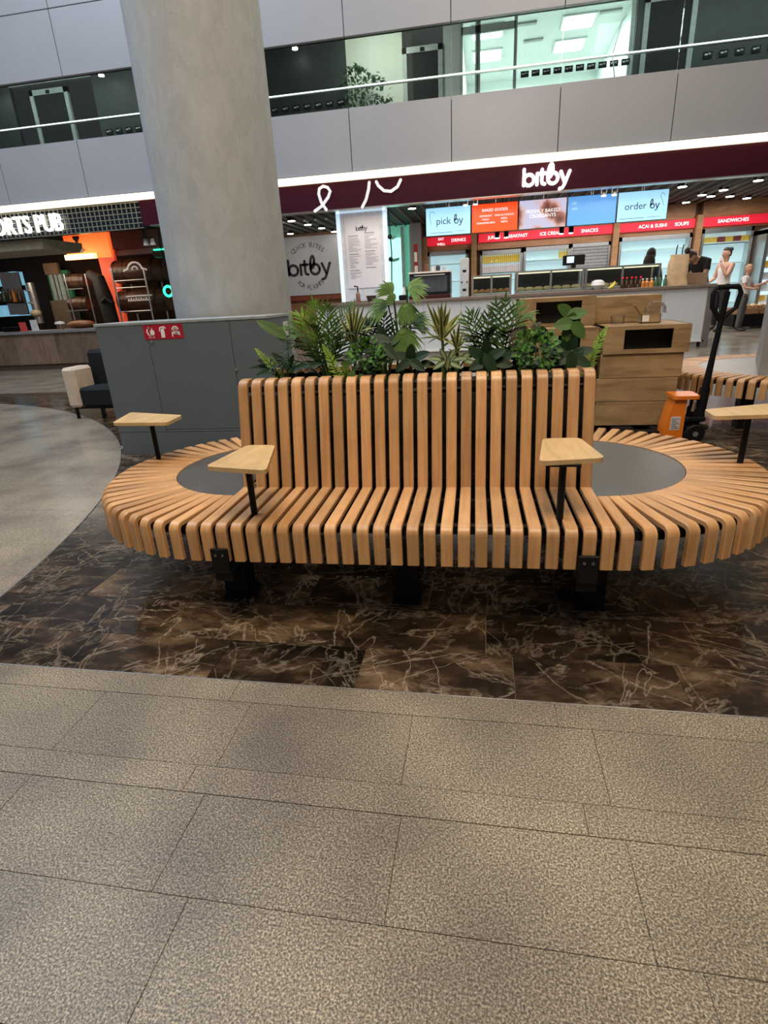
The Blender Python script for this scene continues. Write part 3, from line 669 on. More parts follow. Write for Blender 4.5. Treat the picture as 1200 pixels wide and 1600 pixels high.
for k in range(6):
    o = put('croissant', crm, None, (0.15+0.117*k, 9.62+0.02*(k % 2), 1.152)); tag(o, 'brown croissant on the shelf of the leftmost display case', 'croissant', 'croissants in the left case')
bum = blob_mesh('filled_roll', M_BUN, [(-0.08, 0, 0.02), (-0.06, 0, 0.03), (0, 0, 0.035), (0.06, 0, 0.03), (0.08, 0, 0.02)], [0.008, 0.03, 0.036, 0.03, 0.008])
for k in range(7):
    for q in range(2):
        o = put('filled_roll', bum, None, (0.99+0.17*k+0.02*q, 9.58+0.14*q, 1.152)); tag(o, 'pale filled roll in the '+('front' if q == 0 else 'back')+' row of the display case below the till', 'bread roll', ('front' if q == 0 else 'back')+' row of rolls in the middle case')
for k in range(4):
    o = put('filled_roll', bum, None, (2.26+0.16*k, 9.78, 1.152)); tag(o, 'pale roll at the left end of the right display case', 'bread roll', 'rolls in the right case')
# things on the counter front: bowl, bananas, jars, bottles
t = MB().lathe([(0, 0), (0.05, 0), (0.13, 0.08), (0.125, 0.09), (0.11, 0.14), (0.06, 0.17), (0, 0.175)], n=20).build('covered_bowl', M_WHITE, None, loc=(2.45, 9.42, 1.10)); t.location.y = 9.5-0.0; t.location = (2.40, 9.50, 1.10)
tag(t, 'round white lidded bowl on the counter left of the bananas', 'bowl')
t = thing('banana_bunch', 'small bunch of yellow bananas on the counter beside the white bowl', 'bananas', (2.63, 9.46, 1.10))
for k in range(4):
    MB().tube([(-0.06+0.01*k, -0.02+0.022*k, 0.018), (0.0, -0.03+0.022*k, 0.03+0.004*k), (0.05, -0.02+0.02*k, 0.08), (0.065, -0.005+0.01*k, 0.13)], [0.008, 0.02, 0.02, 0.007], 8).build('banana', mat('banana_yellow', (0.75, 0.6, 0.08), 0.45), t)
def bottle(m1, m2, h=0.20, r=0.035):
    root = bpy.data.objects.new('bottle', MB().lathe([(0, 0), (r, 0), (r, h*0.55), (r*0.4, h*0.75), (r*0.4, h*0.9), (0, h*0.9)], n=12).mesh('bottle', m1, 'auto')); COL.objects.link(root)
    return root, MB().lathe([(0, h*0.88), (r*0.48, h*0.88), (r*0.48, h), (0, h)], n=12).build('cap', m2, root)
M_AMB = mat('dark_amber', (0.06, 0.025, 0.012), 0.2); M_ORJ = mat('orange_preserve', (0.62, 0.25, 0.06), 0.3); M_GRN = mat('green_bottle', (0.06, 0.14, 0.08), 0.2)
spec = [('bottle', M_AMB, M_RED, 'dark amber bottle on the counter in front of the right display case', 2.92, 5), ('jar', M_ORJ, M_WPRINT, 'orange preserve jar on the counter left of the green bottles', 3.27, 4), ('bottle', M_GRN, M_BLACK, 'dark green bottle on the counter beside the paper bag', 3.50, 3)]
for nm, m1, m2, lab, xs, cnt in spec:
    b0, cp = bottle(m1, m2, 0.19 if nm == 'bottle' else 0.15, 0.034 if nm == 'bottle' else 0.042); b0.name = nm; b0.location = (xs-0.1, 9.43, 1.10); grp = lab.split(' on the')[0]+'s in a row'
    tag(b0, lab, nm, grp)
    for k in range(1, cnt): dup(b0, (xs-0.1+0.078*k, 9.43+0.03*(k % 2), 1.10), children=[cp])
# till
t = thing('till_screen', 'black point of sale screen standing on the middle display case', 'till', (1.97, 9.75, 1.50))
MB().box((-0.2, -0.03, 0.06), (0.2, 0.03, 0.235), 0.01).build('housing', M_BLACK, t); MB().box((-0.04, -0.05, 0), (0.04, 0.05, 0.06)).build('foot', M_BLACK, t)
MB().box((-0.13, -0.034, 0.10), (0.0, -0.03, 0.21)).build('screen', mat('till_glow', (0.5, 0.6, 0.8), 0.4, emit=0.9), t)
# tall grey dispenser column
t = thing('payment_kiosk', 'narrow pale grey kiosk column on the counter left of the display cases', 'kiosk', (-0.08, 9.66, 1.10))
MB().box((-0.085, -0.08, 0), (0.085, 0.08, 0.70), 0.01).build('body', mat('pale_grey_metal', (0.50, 0.53, 0.55), 0.35), t)
k_ = MB()
for z in (0.47, 0.13): k_.box((-0.035, -0.085, z-0.02), (0.035, -0.08, z+0.02))
for x in (-0.05, 0.05): k_.lathe([(0, -0.086), (0.015, -0.086), (0.015, -0.08), (0, -0.08)], (x, 0, 0.27), 10, 'y')
k_.build('slots', M_BLACK, t, False)
# oven
t = thing('counter_oven', 'large black counter oven with a glass front and white top', 'oven', (-0.75, 9.75, 1.10))
MB().box((-0.42, -0.25, 0.0), (0.40, 0.3, 0.07), 0.01).build('base', mat('dark_red_base', (0.05, 0.008, 0.01), 0.3), t)
MB().box((-0.40, -0.24, 0.07), (0.40, 0.3, 0.47), 0.01).build('body', mat('oven_black', (0.02, 0.02, 0.022), 0.15), t)
MB().box((-0.36, -0.252, 0.12), (0.34, -0.24, 0.40), 0.004).build('door_glass', mat('smoked_glass', (0.07, 0.08, 0.09), 0.06), t)
MB().box((-0.42, -0.26, 0.47), (0.40, 0.32, 0.50)).build('top', mat('cream_top', (0.75, 0.7, 0.62), 0.4), t)
MB().tube([(-0.3, -0.28, 0.43), (0.3, -0.28, 0.43)], 0.012).build('door_handle', M_STEEL, t)
for x, w, h, m, lab, cat in ((-0.83, 0.05, 0.14, (0.16, 0.06, 0.03), 'dark brown coffee bag on top of the oven', 'bag'), (-0.70, 0.035, 0.09, (0.7, 0.68, 0.62), 'white paper cup stack on the oven beside the coffee bag', 'cup'), (-0.60, 0.045, 0.10, (0.05, 0.03, 0.025), 'dark round tin on the oven top right', 'tin'), (-0.48, 0.03, 0.07, (0.45, 0.45, 0.45), 'small grey cup at the right end of the oven top', 'cup')):
    o = MB().lathe([(0, 0), (w*0.9, 0), (w, h*0.7), (w*0.8, h), (0, h)], n=12).build(cat if cat != 'bag' else 'coffee_bag', mat('oven_top_'+cat+str(int(x*-100)), m, 0.5), None, loc=(x, 9.7, 1.60)); tag(o, lab, cat)
# small objects at the left end of the counter
t = thing('soap_dispenser', 'dispenser bottle with black pump at the left end of the counter', 'dispenser', (-2.20, 9.50, 1.10))
MB().lathe([(0, 0), (0.045, 0), (0.045, 0.16), (0.02, 0.2), (0, 0.2)], n=14).build('bottle', mat('brown_label_bottle', (0.22, 0.10, 0.07), 0.3), t)
MB().tube([(0, 0, 0.2), (0, 0, 0.30), (-0.07, 0, 0.31)], 0.015, 8).build('pump', M_BLACK, t)
o = MB().lathe([(0, 0), (0.07, 0), (0.11, 0.12), (0.10, 0.12), (0.06, 0.02), (0, 0.02)], n=18).build('dark_bowl', mat('dark_bowl_brown', (0.06, 0.035, 0.03), 0.3), None, loc=(-1.93, 9.50, 1.10)); tag(o, 'dark brown bowl on the counter beside the tilted card stand', 'bowl')
t = thing('card_stand', 'tilted white card stand at the counter edge below the menu', 'stand', (-1.70, 9.50, 1.10))
MB().prism([(-0.08, 0), (0.06, 0), (0.11, 0.2), (-0.03, 0.2)], -0.01, 0.01, 'y').build('card', mat('card_white', (0.75, 0.7, 0.68), 0.5), t); MB().box((-0.1, -0.05, 0), (0.08, 0.05, 0.015)).build('foot', M_BLACK, t)
t = thing('card_reader', 'black payment terminal with white paper beside the oven', 'card reader', (-1.27, 9.50, 1.10))
MB().box((-0.10, -0.06, 0), (0.08, 0.06, 0.10), 0.02).build('housing', M_BLACK, t); MB().prism([(-0.03, 0.08), (0.04, 0.08), (0.02, 0.24), (-0.02, 0.24)], -0.03, -0.02, 'y').build('receipt', M_WPRINT, t)
# paper bag on the right end
t = thing('paper_bag', 'tall crumpled brown paper carrier bag on the right end of the counter', 'paper bag', (3.78, 9.55, 1.10))
pb = MB(); L_ = []
for j in range(9):
    z = 0.52*j/8; row = []
    for i in range(28):
        a = 2*PI*i/28; w = 0.215-0.03*(j/8)+0.010*math.sin(3.7*a+j)+0.008*math.sin(9*a+2*j); d = 0.12-0.03*(j/8)+0.008*math.sin(5*a+1.3*j)
        k = 1/max(abs(math.cos(a)), abs(math.sin(a)), 0.75); row.append((w*math.cos(a)*k*0.78, d*math.sin(a)*k*0.78, z))
    L_.append(row)
pb.add([p for r_ in L_ for p in r_], [(j*28+i, j*28+(i+1) % 28, (j+1)*28+(i+1) % 28, (j+1)*28+i) for j in range(8) for i in range(28)] + [tuple(range(28))])
pb.build('bag_body', mat('kraft_paper', (0.60, 0.42, 0.25), 0.7, var=0.15, scale=9), t)
for x in (-0.06, 0.04): MB().tube([(x, 0, 0.48), (x, 0, 0.62), (x+0.012, 0, 0.68)], 0.010, 8).build('handle', M_BLACK, t)
o = MB().box((-0.2, -0.12, 0), (0.2, 0.12, 0.20), 0.006).build('cardboard_box', mat('brown_card', (0.30, 0.20, 0.13), 0.7), None, loc=(4.16, 9.80, 1.10)); tag(o, 'low brown cardboard box on the counter right of the paper bag', 'box')
# menu screens
def screen(k, x0, x1, lab, m):
    t = thing('menu_screen', lab, 'screen', ((x0+x1)/2, 10.0, 2.25)); w = (x1-x0)/2
    MB().box((-w, 0.0, 0), (w, 0.06, 0.50), 0.004).build('housing', M_BLACK, t)
    MB().box((-w+0.008, -0.006, 0.008), (w-0.008, 0.0, 0.492)).build('display', m, t, False)
    MB().tube([(0, 0.08, 0.3), (0, 0.08, 0.80)], 0.02, 8).build('hanger', M_STEEL, t)
    return t
M_SBLUE = mat('screen_light_blue', (0.4, 0.7, 0.9), 0.3, emit=0.95, ecol=(0.33, 0.66, 0.90), var=0.02)
M_SRED = mat('screen_red', (0.9, 0.1, 0.02), 0.3, emit=0.95, ecol=(0.93, 0.065, 0.008), var=0.02)
M_SDB = mat('screen_blue', (0.15, 0.4, 0.8), 0.3, emit=0.9, ecol=(0.11, 0.34, 0.75), var=0.02)
def croissant_mat():
    m, nt, b = new_mat('screen_photo'); L = nt.links
    tc = N(nt, 'ShaderNodeTexCoord'); v = N(nt, 'ShaderNodeTexVoronoi', Scale=3.2); L.new(tc.outputs['Object'], v.inputs['Vector'])
    n = N(nt, 'ShaderNodeTexNoise', Scale=9.0, Detail=3.0); L.new(tc.outputs['Object'], n.inputs['Vector'])
    ad = N(nt, 'ShaderNodeMath', operation='MULTIPLY_ADD'); L.new(n.outputs['Fac'], ad.inputs[0]); ad.inputs[1].default_value = 0.35; L.new(v.outputs['Distance'], ad.inputs[2])
    rp = ramp(nt, [(0.40, (0.13, 0.02, 0.015)), (0.54, (0.40, 0.13, 0.09)), (0.66, (0.72, 0.48, 0.48)), (0.80, (0.62, 0.60, 0.80))]); L.new(ad.outputs[0], rp.inputs['Fac'])
    b.inputs['Base Color'].default_value = (0.1, 0.1, 0.1, 1); L.new(rp.outputs[0], b.inputs['Emission Color']); b.inputs['Emission Strength'].default_value = 0.95
    return m
xs = [-0.85+0.893*k for k in range(6)]
M_SPRINT = mat('screen_print', (0.05, 0.08, 0.12), 0.5); M_SWHITE = mat('screen_white', (1, 1, 1), 0.5, emit=0.95)
s1 = screen(1, xs[0], xs[1]-0.015, 'light blue menu screen reading pick by', M_SBLUE)
mb = MB(); letters(mb, 'pick', -0.09, 0.20, 0.175, -0.008, 0.002); loopby(mb, 0.20, 0.20, 0.175, 0.018, -0.008, -0.0065); mb.box((-0.34, -0.008, 0.05), (0.1, -0.0065, 0.058)).box((0.13, -0.008, 0.06), (0.33, -0.0065, 0.066)); mb.stroke(arc(-0.31, 0.38, 0.05, 0.2, PI, 6)+[(-0.35, 0.30), (-0.33, 0.2)], 0.006, -0.008, -0.0065); mb.build('lettering', M_SPRINT, s1, False)
s2 = screen(2, xs[1], xs[2]-0.015, 'red menu screen with white lines of baked goods', M_SRED)
mb = MB(); letters(mb, 'BAKED GOODS', 0, 0.36, 0.07, -0.008, 0.004)
for z, a, b in ((0.265, -0.2, -0.17), (0.21, -0.18, 0.0), (0.15, -0.2, 0.0)): pass
for z, txt, x in ((0.27, 'CROISSANT', -0.17), (0.21, 'ROLLS', -0.17), (0.15, 'CINNAMON BUN', -0.17), (0.27, 'PAIN AU CHOCO', 0.18), (0.21, 'PIZZA', 0.18), (0.15, 'TARTS', 0.18)): letters(mb, txt, x, z, 0.045, -0.008, 0.0)
mb.build('lettering', M_SWHITE, s2, False)
s3 = screen(3, xs[2], xs[3]-0.015, 'menu screen showing a photo of croissants', croissant_mat())
mb = MB(); letters(mb, 'FRESHLY BAKED', 0, 0.27, 0.085, -0.008, 0.0); letters(mb, 'CROISSANTS', 0, 0.19, 0.085, -0.008, 0.0); mb.build('lettering', M_SWHITE, s3, False)
s4 = screen(4, xs[3], xs[4]-0.015, 'plain mid blue menu screen with two tiny icons', M_SDB)
MB().box((-0.36, -0.008, 0.36), (-0.28, -0.0065, 0.40)).box((-0.36, -0.008, 0.27), (-0.26, -0.0065, 0.31)).build('icon', mat('icon_blue', (0.3, 0.6, 0.9), 0.5, emit=0.7), s4, False)
s5 = screen(5, xs[4], xs[5]-0.015, 'light blue menu screen reading order by', M_SBLUE)
mb = MB(); letters(mb, 'order', -0.12, 0.20, 0.165, -0.008, 0.002); loopby(mb, 0.21, 0.20, 0.165, 0.018, -0.008, -0.0065); mb.box((-0.38, -0.008, 0.05), (0.05, -0.0065, 0.058)).box((0.10, -0.008, 0.055), (0.33, -0.0065, 0.061)); mb.stroke(arc(0.33, 0.40, 0.035, 0.0, PI, 6)+[(0.34, 0.30), (0.36, 0.24)], 0.006, -0.008, -0.0065); mb.build('lettering', M_SPRINT, s5, False)
for (x, y, n_) in ((0.22, 9.85, 'red'), (1.72, 9.85, 'croissant'), (2.62, 9.85, 'plain blue')):
    pass
# spotlight pairs
sp0 = None
for px, py, lab in ((735, 314, 'above the gap between the first two screens'), (952, 299, 'above the right hand pair of screens'), (784, 366, 'below the red menu screen'), (885, 359, 'below the croissant screen')):
    v = at(px, py, 10.3 if py > 330 else 9.6)
    t = thing('spotlight_pair', 'pair of small track spotlights '+lab, 'spotlight', (v.x, v.y, v.z))
    for sx in (-0.09, 0.09):
        MB().lathe([(0, -0.06), (0.045, -0.06), (0.05, 0.06), (0, 0.06)], (sx, 0, 0), 12).build('spot_head', M_STEEL if py < 330 else M_BLACK, t)
        MB().lathe([(0, -0.07), (0.04, -0.07), (0.04, -0.055), (0, -0.055)], (sx, 0, 0), 12).build('lens', M_DOWN, t)
    MB().box((-0.12, -0.02, 0.06), (0.12, 0.02, 0.08)).build('bracket', M_BLACK, t); MB().tube([(0, 0, 0.08), (0, 0, 3.05-v.z)], 0.01, 6).build('drop_rod', M_BLACK, t)
# ---------------- fridge wall
def fridge(x0, x1, z1, lab, shelves=3):
    t = thing('wall_fridge', lab, 'fridge', ((x0+x1)/2, 14.95, 0)); w = (x1-x0)/2
    f = MB(); f.box((-w, -0.03, z1-0.10), (w, 0.3, z1)).box((-w, -0.03, 0), (-w+0.06, 0.3, z1)).box((w-0.06, -0.03, 0), (w, 0.3, z1)).box((-w, -0.03, 0), (w, 0.3, 0.35)); f.build('frame', M_STEEL, t, False)
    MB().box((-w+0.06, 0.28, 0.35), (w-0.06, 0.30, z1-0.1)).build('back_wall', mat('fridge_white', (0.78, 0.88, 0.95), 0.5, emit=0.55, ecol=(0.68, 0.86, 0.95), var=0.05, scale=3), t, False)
    for k in range(shelves+1):
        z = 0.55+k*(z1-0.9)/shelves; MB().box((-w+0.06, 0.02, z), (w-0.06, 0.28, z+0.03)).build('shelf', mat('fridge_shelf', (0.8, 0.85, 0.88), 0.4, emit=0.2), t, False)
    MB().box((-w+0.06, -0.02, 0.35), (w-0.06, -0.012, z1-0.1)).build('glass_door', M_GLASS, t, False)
    MB().tube([(w-0.1, -0.06, 0.9), (w-0.1, -0.06, 1.5)], 0.012, 6).build('door_handle', M_STEEL, t)
    return t
fridge(-1.28, -0.16, 2.28, 'lit wall fridge at the far left of the fridge row, behind the kiosk')
fridge(0.18, 1.34, 2.22, 'lit wall fridge with rows of yellow juice bottles')
fridge(1.36, 2.60, 2.24, 'lit wall fridge between the juice fridge and the grey shutter')
t = thing('roller_shutter', 'closed grey roller shutter in the fridge row', 'shutter', (3.12, 14.95, 0))
MB().box((-0.51, 0, 0), (-0.47, 0.2, 2.25)).box((0.45, 0, 0), (0.51, 0.2, 2.25)).box((-0.51, 0, 2.16), (0.51, 0.2, 2.25)).build('frame', M_STEEL, t, False)
for k in range(27): MB().box((-0.47, 0.02, 0.08*k), (0.45, 0.06, 0.08*k+0.075), 0.01).build('slat', mat('shutter_grey', (0.30, 0.30, 0.31), 0.5), t)
fridge(3.84, 5.62, 2.32, 'wide lit wall fridge behind the worker in black')
fridge(5.86, 7.08, 2.38, 'lit wall fridge with yellow packs behind the woman in white')
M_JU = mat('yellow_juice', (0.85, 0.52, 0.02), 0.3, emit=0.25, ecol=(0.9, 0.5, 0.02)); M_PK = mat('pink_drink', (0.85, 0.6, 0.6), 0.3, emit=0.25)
bm_j = MB().lathe([(0, 0), (0.024, 0), (0.026, 0.15), (0.012, 0.19), (0.012, 0.22), (0, 0.22)], n=8)
mj = bm_j.mesh('juice_bottle', M_JU, 'auto'); mp_ = bm_j.mesh('drink_bottle', M_PK, 'auto')
for k in range(19):
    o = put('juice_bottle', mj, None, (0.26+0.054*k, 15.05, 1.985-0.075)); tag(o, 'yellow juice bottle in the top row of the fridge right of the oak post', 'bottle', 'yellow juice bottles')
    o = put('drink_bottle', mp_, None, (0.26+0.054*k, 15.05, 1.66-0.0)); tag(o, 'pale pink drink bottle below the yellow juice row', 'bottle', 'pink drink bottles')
t0_ = MB().box((0.20, 15.0, 1.88), (1.32, 15.2, 1.908)).box((0.20, 15.0, 1.63), (1.32, 15.2, 1.658)).build('bottle_shelf', M_STEEL, None, False); tag(t0_, 'pair of steel shelves holding the yellow and pink bottles', 'shelf')
for k in range(4):
    o = put('juice_bottle', mj, None, (2.33+0.06*k, 15.05, 1.91)); tag(o, 'yellow juice bottle at the right end of the second juice fridge', 'bottle', 'juice bottles by the shutter')
t0_ = MB().box((1.42, 15.0, 1.88), (2.54, 15.2, 1.908)).build('bottle_shelf', M_STEEL, None, False); tag(t0_, 'single steel shelf with a few juice bottles near the shutter', 'shelf')
pkm = MB().box((-0.085, -0.05, 0), (0.085, 0.05, 0.15), 0.008)
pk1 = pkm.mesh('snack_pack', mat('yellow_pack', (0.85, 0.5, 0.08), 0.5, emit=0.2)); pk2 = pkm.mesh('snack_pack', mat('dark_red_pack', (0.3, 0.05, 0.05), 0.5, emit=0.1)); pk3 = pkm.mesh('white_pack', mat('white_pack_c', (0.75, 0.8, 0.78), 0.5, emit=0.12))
for k in range(6):
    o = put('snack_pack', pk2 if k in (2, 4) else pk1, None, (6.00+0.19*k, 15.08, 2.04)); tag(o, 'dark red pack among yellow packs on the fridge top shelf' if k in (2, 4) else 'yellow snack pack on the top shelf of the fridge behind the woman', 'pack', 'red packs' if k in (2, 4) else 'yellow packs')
t0_ = MB().box((5.92, 15.0, 2.01), (7.02, 15.2, 2.038)).build('pack_shelf', M_STEEL, None, False); tag(t0_, 'steel shelf under the yellow packs in the right fridge', 'shelf')
# oak posts and rails, red illuminated headers
for x, lab in ((-1.36, 'oak post at the left end of the fridge wall beside the grey pier'), (0.01, 'oak post left of the fridge with yellow juice'), (3.72, 'oak post between the grey shutter and the wide fridge'), (5.74, 'oak post behind the bending person in black')): tag(MB().box((-0.075, -0.28, 0), (0.075, 0.1, 2.68 if x < 5 else 2.72), 0.004).build('oak_post', M_SHOPWOOD, loc=(x, 15.1, 0)), lab, 'post')
for x0, x1, zb, wh in ((-1.27, -0.075, 2.29, 'the leftmost fridge'), (0.10, 3.635, 2.26, 'the juice fridges and the shutter'), (3.81, 5.65, 2.33, 'the wide fridge'), (5.83, 9.0, 2.39, 'the last fridge on the right')):
    tag(MB().box((x0, 0, zb), (x1, 0.22, 2.46), 0.004).build('oak_rail', M_SHOPWOOD, loc=(0, 15.0, 0)), 'oak rail under the red header above '+wh, 'rail'); tag(MB().box((x0, 0, 2.66), (x1, 0.22, 3.03), 0.004).build('oak_rail', M_SHOPWOOD, loc=(0, 15.0, 0)), 'oak board between red header and ceiling above '+wh, 'rail')
hd = [((-1.33, -0.05), [('EAT', -0.9, 0.13), ('WELL', -0.9, 0.0), ('DRINKS', -0.42, 0.07)]), ((0.13, 3.63), [('JUICES', 0.55, 0.07), ('BREAKFAST', 1.15, 0.07), ('ICE CREAM', 2.05, 0.07), ('SNACKS', 3.05, 0.07)]), ((3.81, 5.65), [('ACAI & SUSHI', 4.62, 0.07), ('SOUPS', 5.33, 0.07)]), ((5.83, 9.0), [('SANDWICHES', 6.55, 0.07), ('SALADS', 7.65, 0.07)])]
for (x0, x1), ws in hd:
    lab = {-1.33: 'short red lit header above the leftmost fridge', 0.13: 'long red lit header below the menu screens', 3.81: 'red lit header above the wide fridge', 5.83: 'red lit header at the right edge above the last fridge'}[x0]
    t = thing('lit_header', lab, 'sign', (0, 14.93, 2.44)); MB().box((x0, 0, 0), (x1, 0.04, 0.21)).build('panel', M_RED, t, False)
    for txt, x, z in ws:
        mb = MB(); letters(mb, txt, x, z, 0.115 if txt not in ('EAT', 'WELL') else 0.09, -0.006, 0.004)
        mb.build('lettering', mat('header_white', (1, 1, 1), 0.5, emit=1.4, ecol=(1, 0.93, 0.9)), t, False)
# open chilled shelf on the far right
t = thing('open_chiller', 'open chilled shelf rack of packs at the right edge', 'chiller', (8.0, 15.0, 0))
MB().box((-0.86, -0.7, 0.30), (-0.78, 0.1, 2.25)).box((-0.86, -0.7, 2.15), (1.2, 0.1, 2.28)).box((-0.86, -0.7, 0), (1.2, 0.1, 0.34)).build('frame', M_STEEL, t, False)
MB().box((-0.78, 0.02, 0.34), (1.2, 0.1, 2.2)).build('back_wall', mat('fridge_white', (0.8, 0.9, 0.95)), t, False)
for k in range(6): MB().box((-0.78, -0.55, 0.55+0.27*k), (1.2, 0.02, 0.575+0.27*k)).build('shelf', mat('fridge_shelf', (0.8, 0.85, 0.88)), t, False)
for k in range(6):
    for q in range(5):
        o = put('white_pack', pk3 if (k+q) % 3 else pk1, None, (7.36+0.2*q, 14.56, 0.575+0.27*k)); tag(o, ('white' if (k+q) % 3 else 'yellow')+' pack on the '+['lowest', 'second lowest', 'third lowest', 'third highest', 'second highest', 'highest'][k]+' shelf of the open chiller at the right', 'pack', ('white' if (k+q) % 3 else 'yellow')+' packs on chiller shelf '+['one', 'two', 'three', 'four', 'five', 'six'][k])
# produce table behind the woman
t = thing('produce_stand', 'low dark stand with crates of pale produce at the right', 'stand', (7.2, 13.6, 0))
MB().box((-0.9, -0.35, 0.05), (1.3, 0.35, 0.34), 0.01).build('base', M_BLACK, t)
for k in range(4): MB().box((-0.85+0.52*k, -0.34, 0.34), (-0.37+0.52*k, 0.34, 0.48), 0.005).build('crate', M_SHOPWOOD, t)
for k in range(12):
    o = MB().sphere((0, 0, 0), (0.085, 0.085, 0.05), 10, 6).build('wrapped_roll', M_BUN, None, loc=(6.42+0.165*k, 13.42, 0.525)); tag(o, 'pale wrapped roll in the produce crates at the right', 'bread roll', 'rolls in the produce crates')
# ------------------------------------------------------------------ the pub on the left
ps = thing('pub_sign_band', 'wire grid sign band with white lit capital letters over the pub', 'sign', (0, 0, 0))
MB().box((-16, 8.86, 2.66), (-6.2, 8.95, 3.12)).build('backing', mat('dark_blue_glass', (0.02, 0.03, 0.045), 0.12), ps, False)
gr = MB()
for k in range(100): gr.box((-16+0.098*k, 8.80, 2.66), (-16+0.098*k+0.012, 8.815, 3.12))
for k in range(6): gr.box((-16, 8.80, 2.66+0.088*k), (-6.2, 8.815, 2.672+0.088*k))
gr.build('wire_grid', mat('pale_brass_wire', (0.5, 0.48, 0.36), 0.35, 0.5), ps, False, kind='stuff')
mb = MB(); letters(mb, 'SPORTS PUB', -8.84, 2.735, 0.44, 8.74, 0.006, w=1.90, ex=0.05); mb.build('lettering', M_LETTER, ps, False)
pend = MB().box((-6.2, 8.80, 2.70), (-6.05, 8.95, 3.12)).build('end_cap', M_BURG, ps, False)
so = MB().box((-16, 8.97, 2.46), (-8.6, 10.2, 2.65)).build('ceiling_pub', mat('beige_soffit', (0.32, 0.29, 0.22), 0.6), smooth=False); so['kind'] = 'structure'
pw = MB().box((-18, 13.0, 0), (-6.05, 13.1, 3.05)).build('wall_pub', mat('dark_brown_wall', (0.035, 0.022, 0.016), 0.8, spec=0.05), smooth=False); pw['kind'] = 'structure'
pc = thing('pub_counter', 'brown wood panelled pub counter with a grey top at the left edge', 'counter', (0, 0, 0))
for k in range(9): MB().box((-16+1.1*k, 9.6, 0.12), (-16+1.1*k+1.094, 9.66, 0.80), 0.004).build('front_panel', wood('brown_oak_panel', (0.17, 0.11, 0.075), (0.24, 0.16, 0.11), (0.29, 0.20, 0.14), rough=0.5, gscale=(14, 5, 2)), pc)
MB().box((-16, 9.66, 0.1), (-6.1, 10.2, 0.80)).build('body', M_DARK, pc, False); MB().box((-16, 9.63, 0), (-6.1, 10.2, 0.12)).build('plinth', mat('brown_plinth', (0.09, 0.05, 0.035), 0.4), pc, False)
MB().box((-16, 9.55, 0.80), (-6.08, 10.3, 0.865), 0.006).build('worktop', mat('grey_worktop', (0.22, 0.22, 0.22), 0.35), pc)
PY = 11.4
def P3(px, py, Y=PY): return at(px, py, Y)
# big barrels on a rack
M_BAR = wood('barrel_stain', (0.05, 0.022, 0.013), (0.085, 0.038, 0.02), (0.12, 0.055, 0.03), rough=0.3, gscale=(3, 30, 30), rand=0.1)
def barrel(t_label, ca, cb, r, group=None, mark=0):
    c = (ca+cb)/2; L_ = abs(cb.x-ca.x)
    t = thing('barrel', t_label, 'barrel', (c.x, c.y, c.z), group=group)
    prof = [(0, -L_/2+0.03), (r*0.80, -L_/2+0.03), (r*0.82, -L_/2), (r*0.86, -L_/2)] + [(r*(0.86+0.14*math.cos(PI*u/2)), L_/2*u) for u in (-0.75, -0.5, -0.25, 0, 0.25, 0.5, 0.75)] + [(r*0.86, L_/2), (r*0.82, L_/2), (r*0.80, L_/2-0.03), (0, L_/2-0.03)]
    MB().lathe(prof, n=28, axis='x').build('body', M_BAR, t)
    for u in (-0.92, -0.55, 0.55, 0.92):
        rr_ = r*(0.86+0.14*math.cos(PI*u/2))+0.004; MB().lathe([(rr_, L_/2*u-0.02), (rr_+0.004, L_/2*u-0.02), (rr_+0.004, L_/2*u+0.02), (rr_, L_/2*u+0.02)], n=28, axis='x').build('hoop', mat('dark_hoop', (0.06, 0.05, 0.045), 0.3, 0.6), t)
    mk = MB(); y0 = -r*1.02
    if mark == 1:
        mk.stroke(arc(0, -0.02, 0.20, 0.25, PI-0.25, 10), 0.035, y0-0.006, y0+0.08); mk.stroke([(-0.30, 0.0), (-0.18, 0.05)], 0.035, y0-0.004, y0+0.06); mk.stroke([(0.18, 0.05), (0.30, 0.0)], 0.035, y0-0.004, y0+0.06); mk.stroke(arc(0, 0.02, 0.07, 0, PI, 6), 0.025, y0-0.004, y0+0.03)
    elif mark == 2:
        mk.box((-0.33, y0-0.004, 0.10), (0.33, y0+0.05, 0.125))
        x = -0.30
        for q in range(9): mk.stroke([(x, 0.0), (x+0.02, 0.07 if q % 2 else 0.05), (x+0.045, 0.0)], 0.016, y0-0.004, y0+0.02); x += 0.068
    if mark: mk.build('painted_mark', mat('cream_paint', (0.75, 0.66, 0.6), 0.5, emit=0.25), t, False)
    MB().sphere((L_*0.42, -r*0.35, r*0.75), 0.02, 8, 6).build('bung', M_STEEL, t)
    return t
r0 = abs(P3(215, 403).z-P3(215, 446).z)/2*0.97
barrel('upper dark brown barrel with a painted emblem in the tall rack beside the column', P3(183, 427), P3(262, 419), r0, mark=1)
barrel('lower dark brown barrel with painted lettering in the tall rack beside the column', P3(192, 474), P3(266, 465), r0, mark=2)
rk = thing('barrel_rack', 'tall chrome rack holding two large dark barrels beside the column', 'rack', (0, 0, 0))
for a, b in ((179, 190), (226, 239)):
    u, v = P3(a, 418, PY-r0-0.06), P3(b, 497, PY-r0-0.06); MB().tube([(v.x, v.y, 0), (v.x, v.y, u.z)], 0.018, 8).build('upright', M_STEEL, rk); MB().tube([(v.x, v.y+2*r0+0.10, 0), (v.x, v.y+2*r0+0.10, u.z)], 0.018, 8).build('upright', M_STEEL, rk)
xa, xb = P3(186, 460, PY-r0).x, P3(234, 460, PY-r0).x
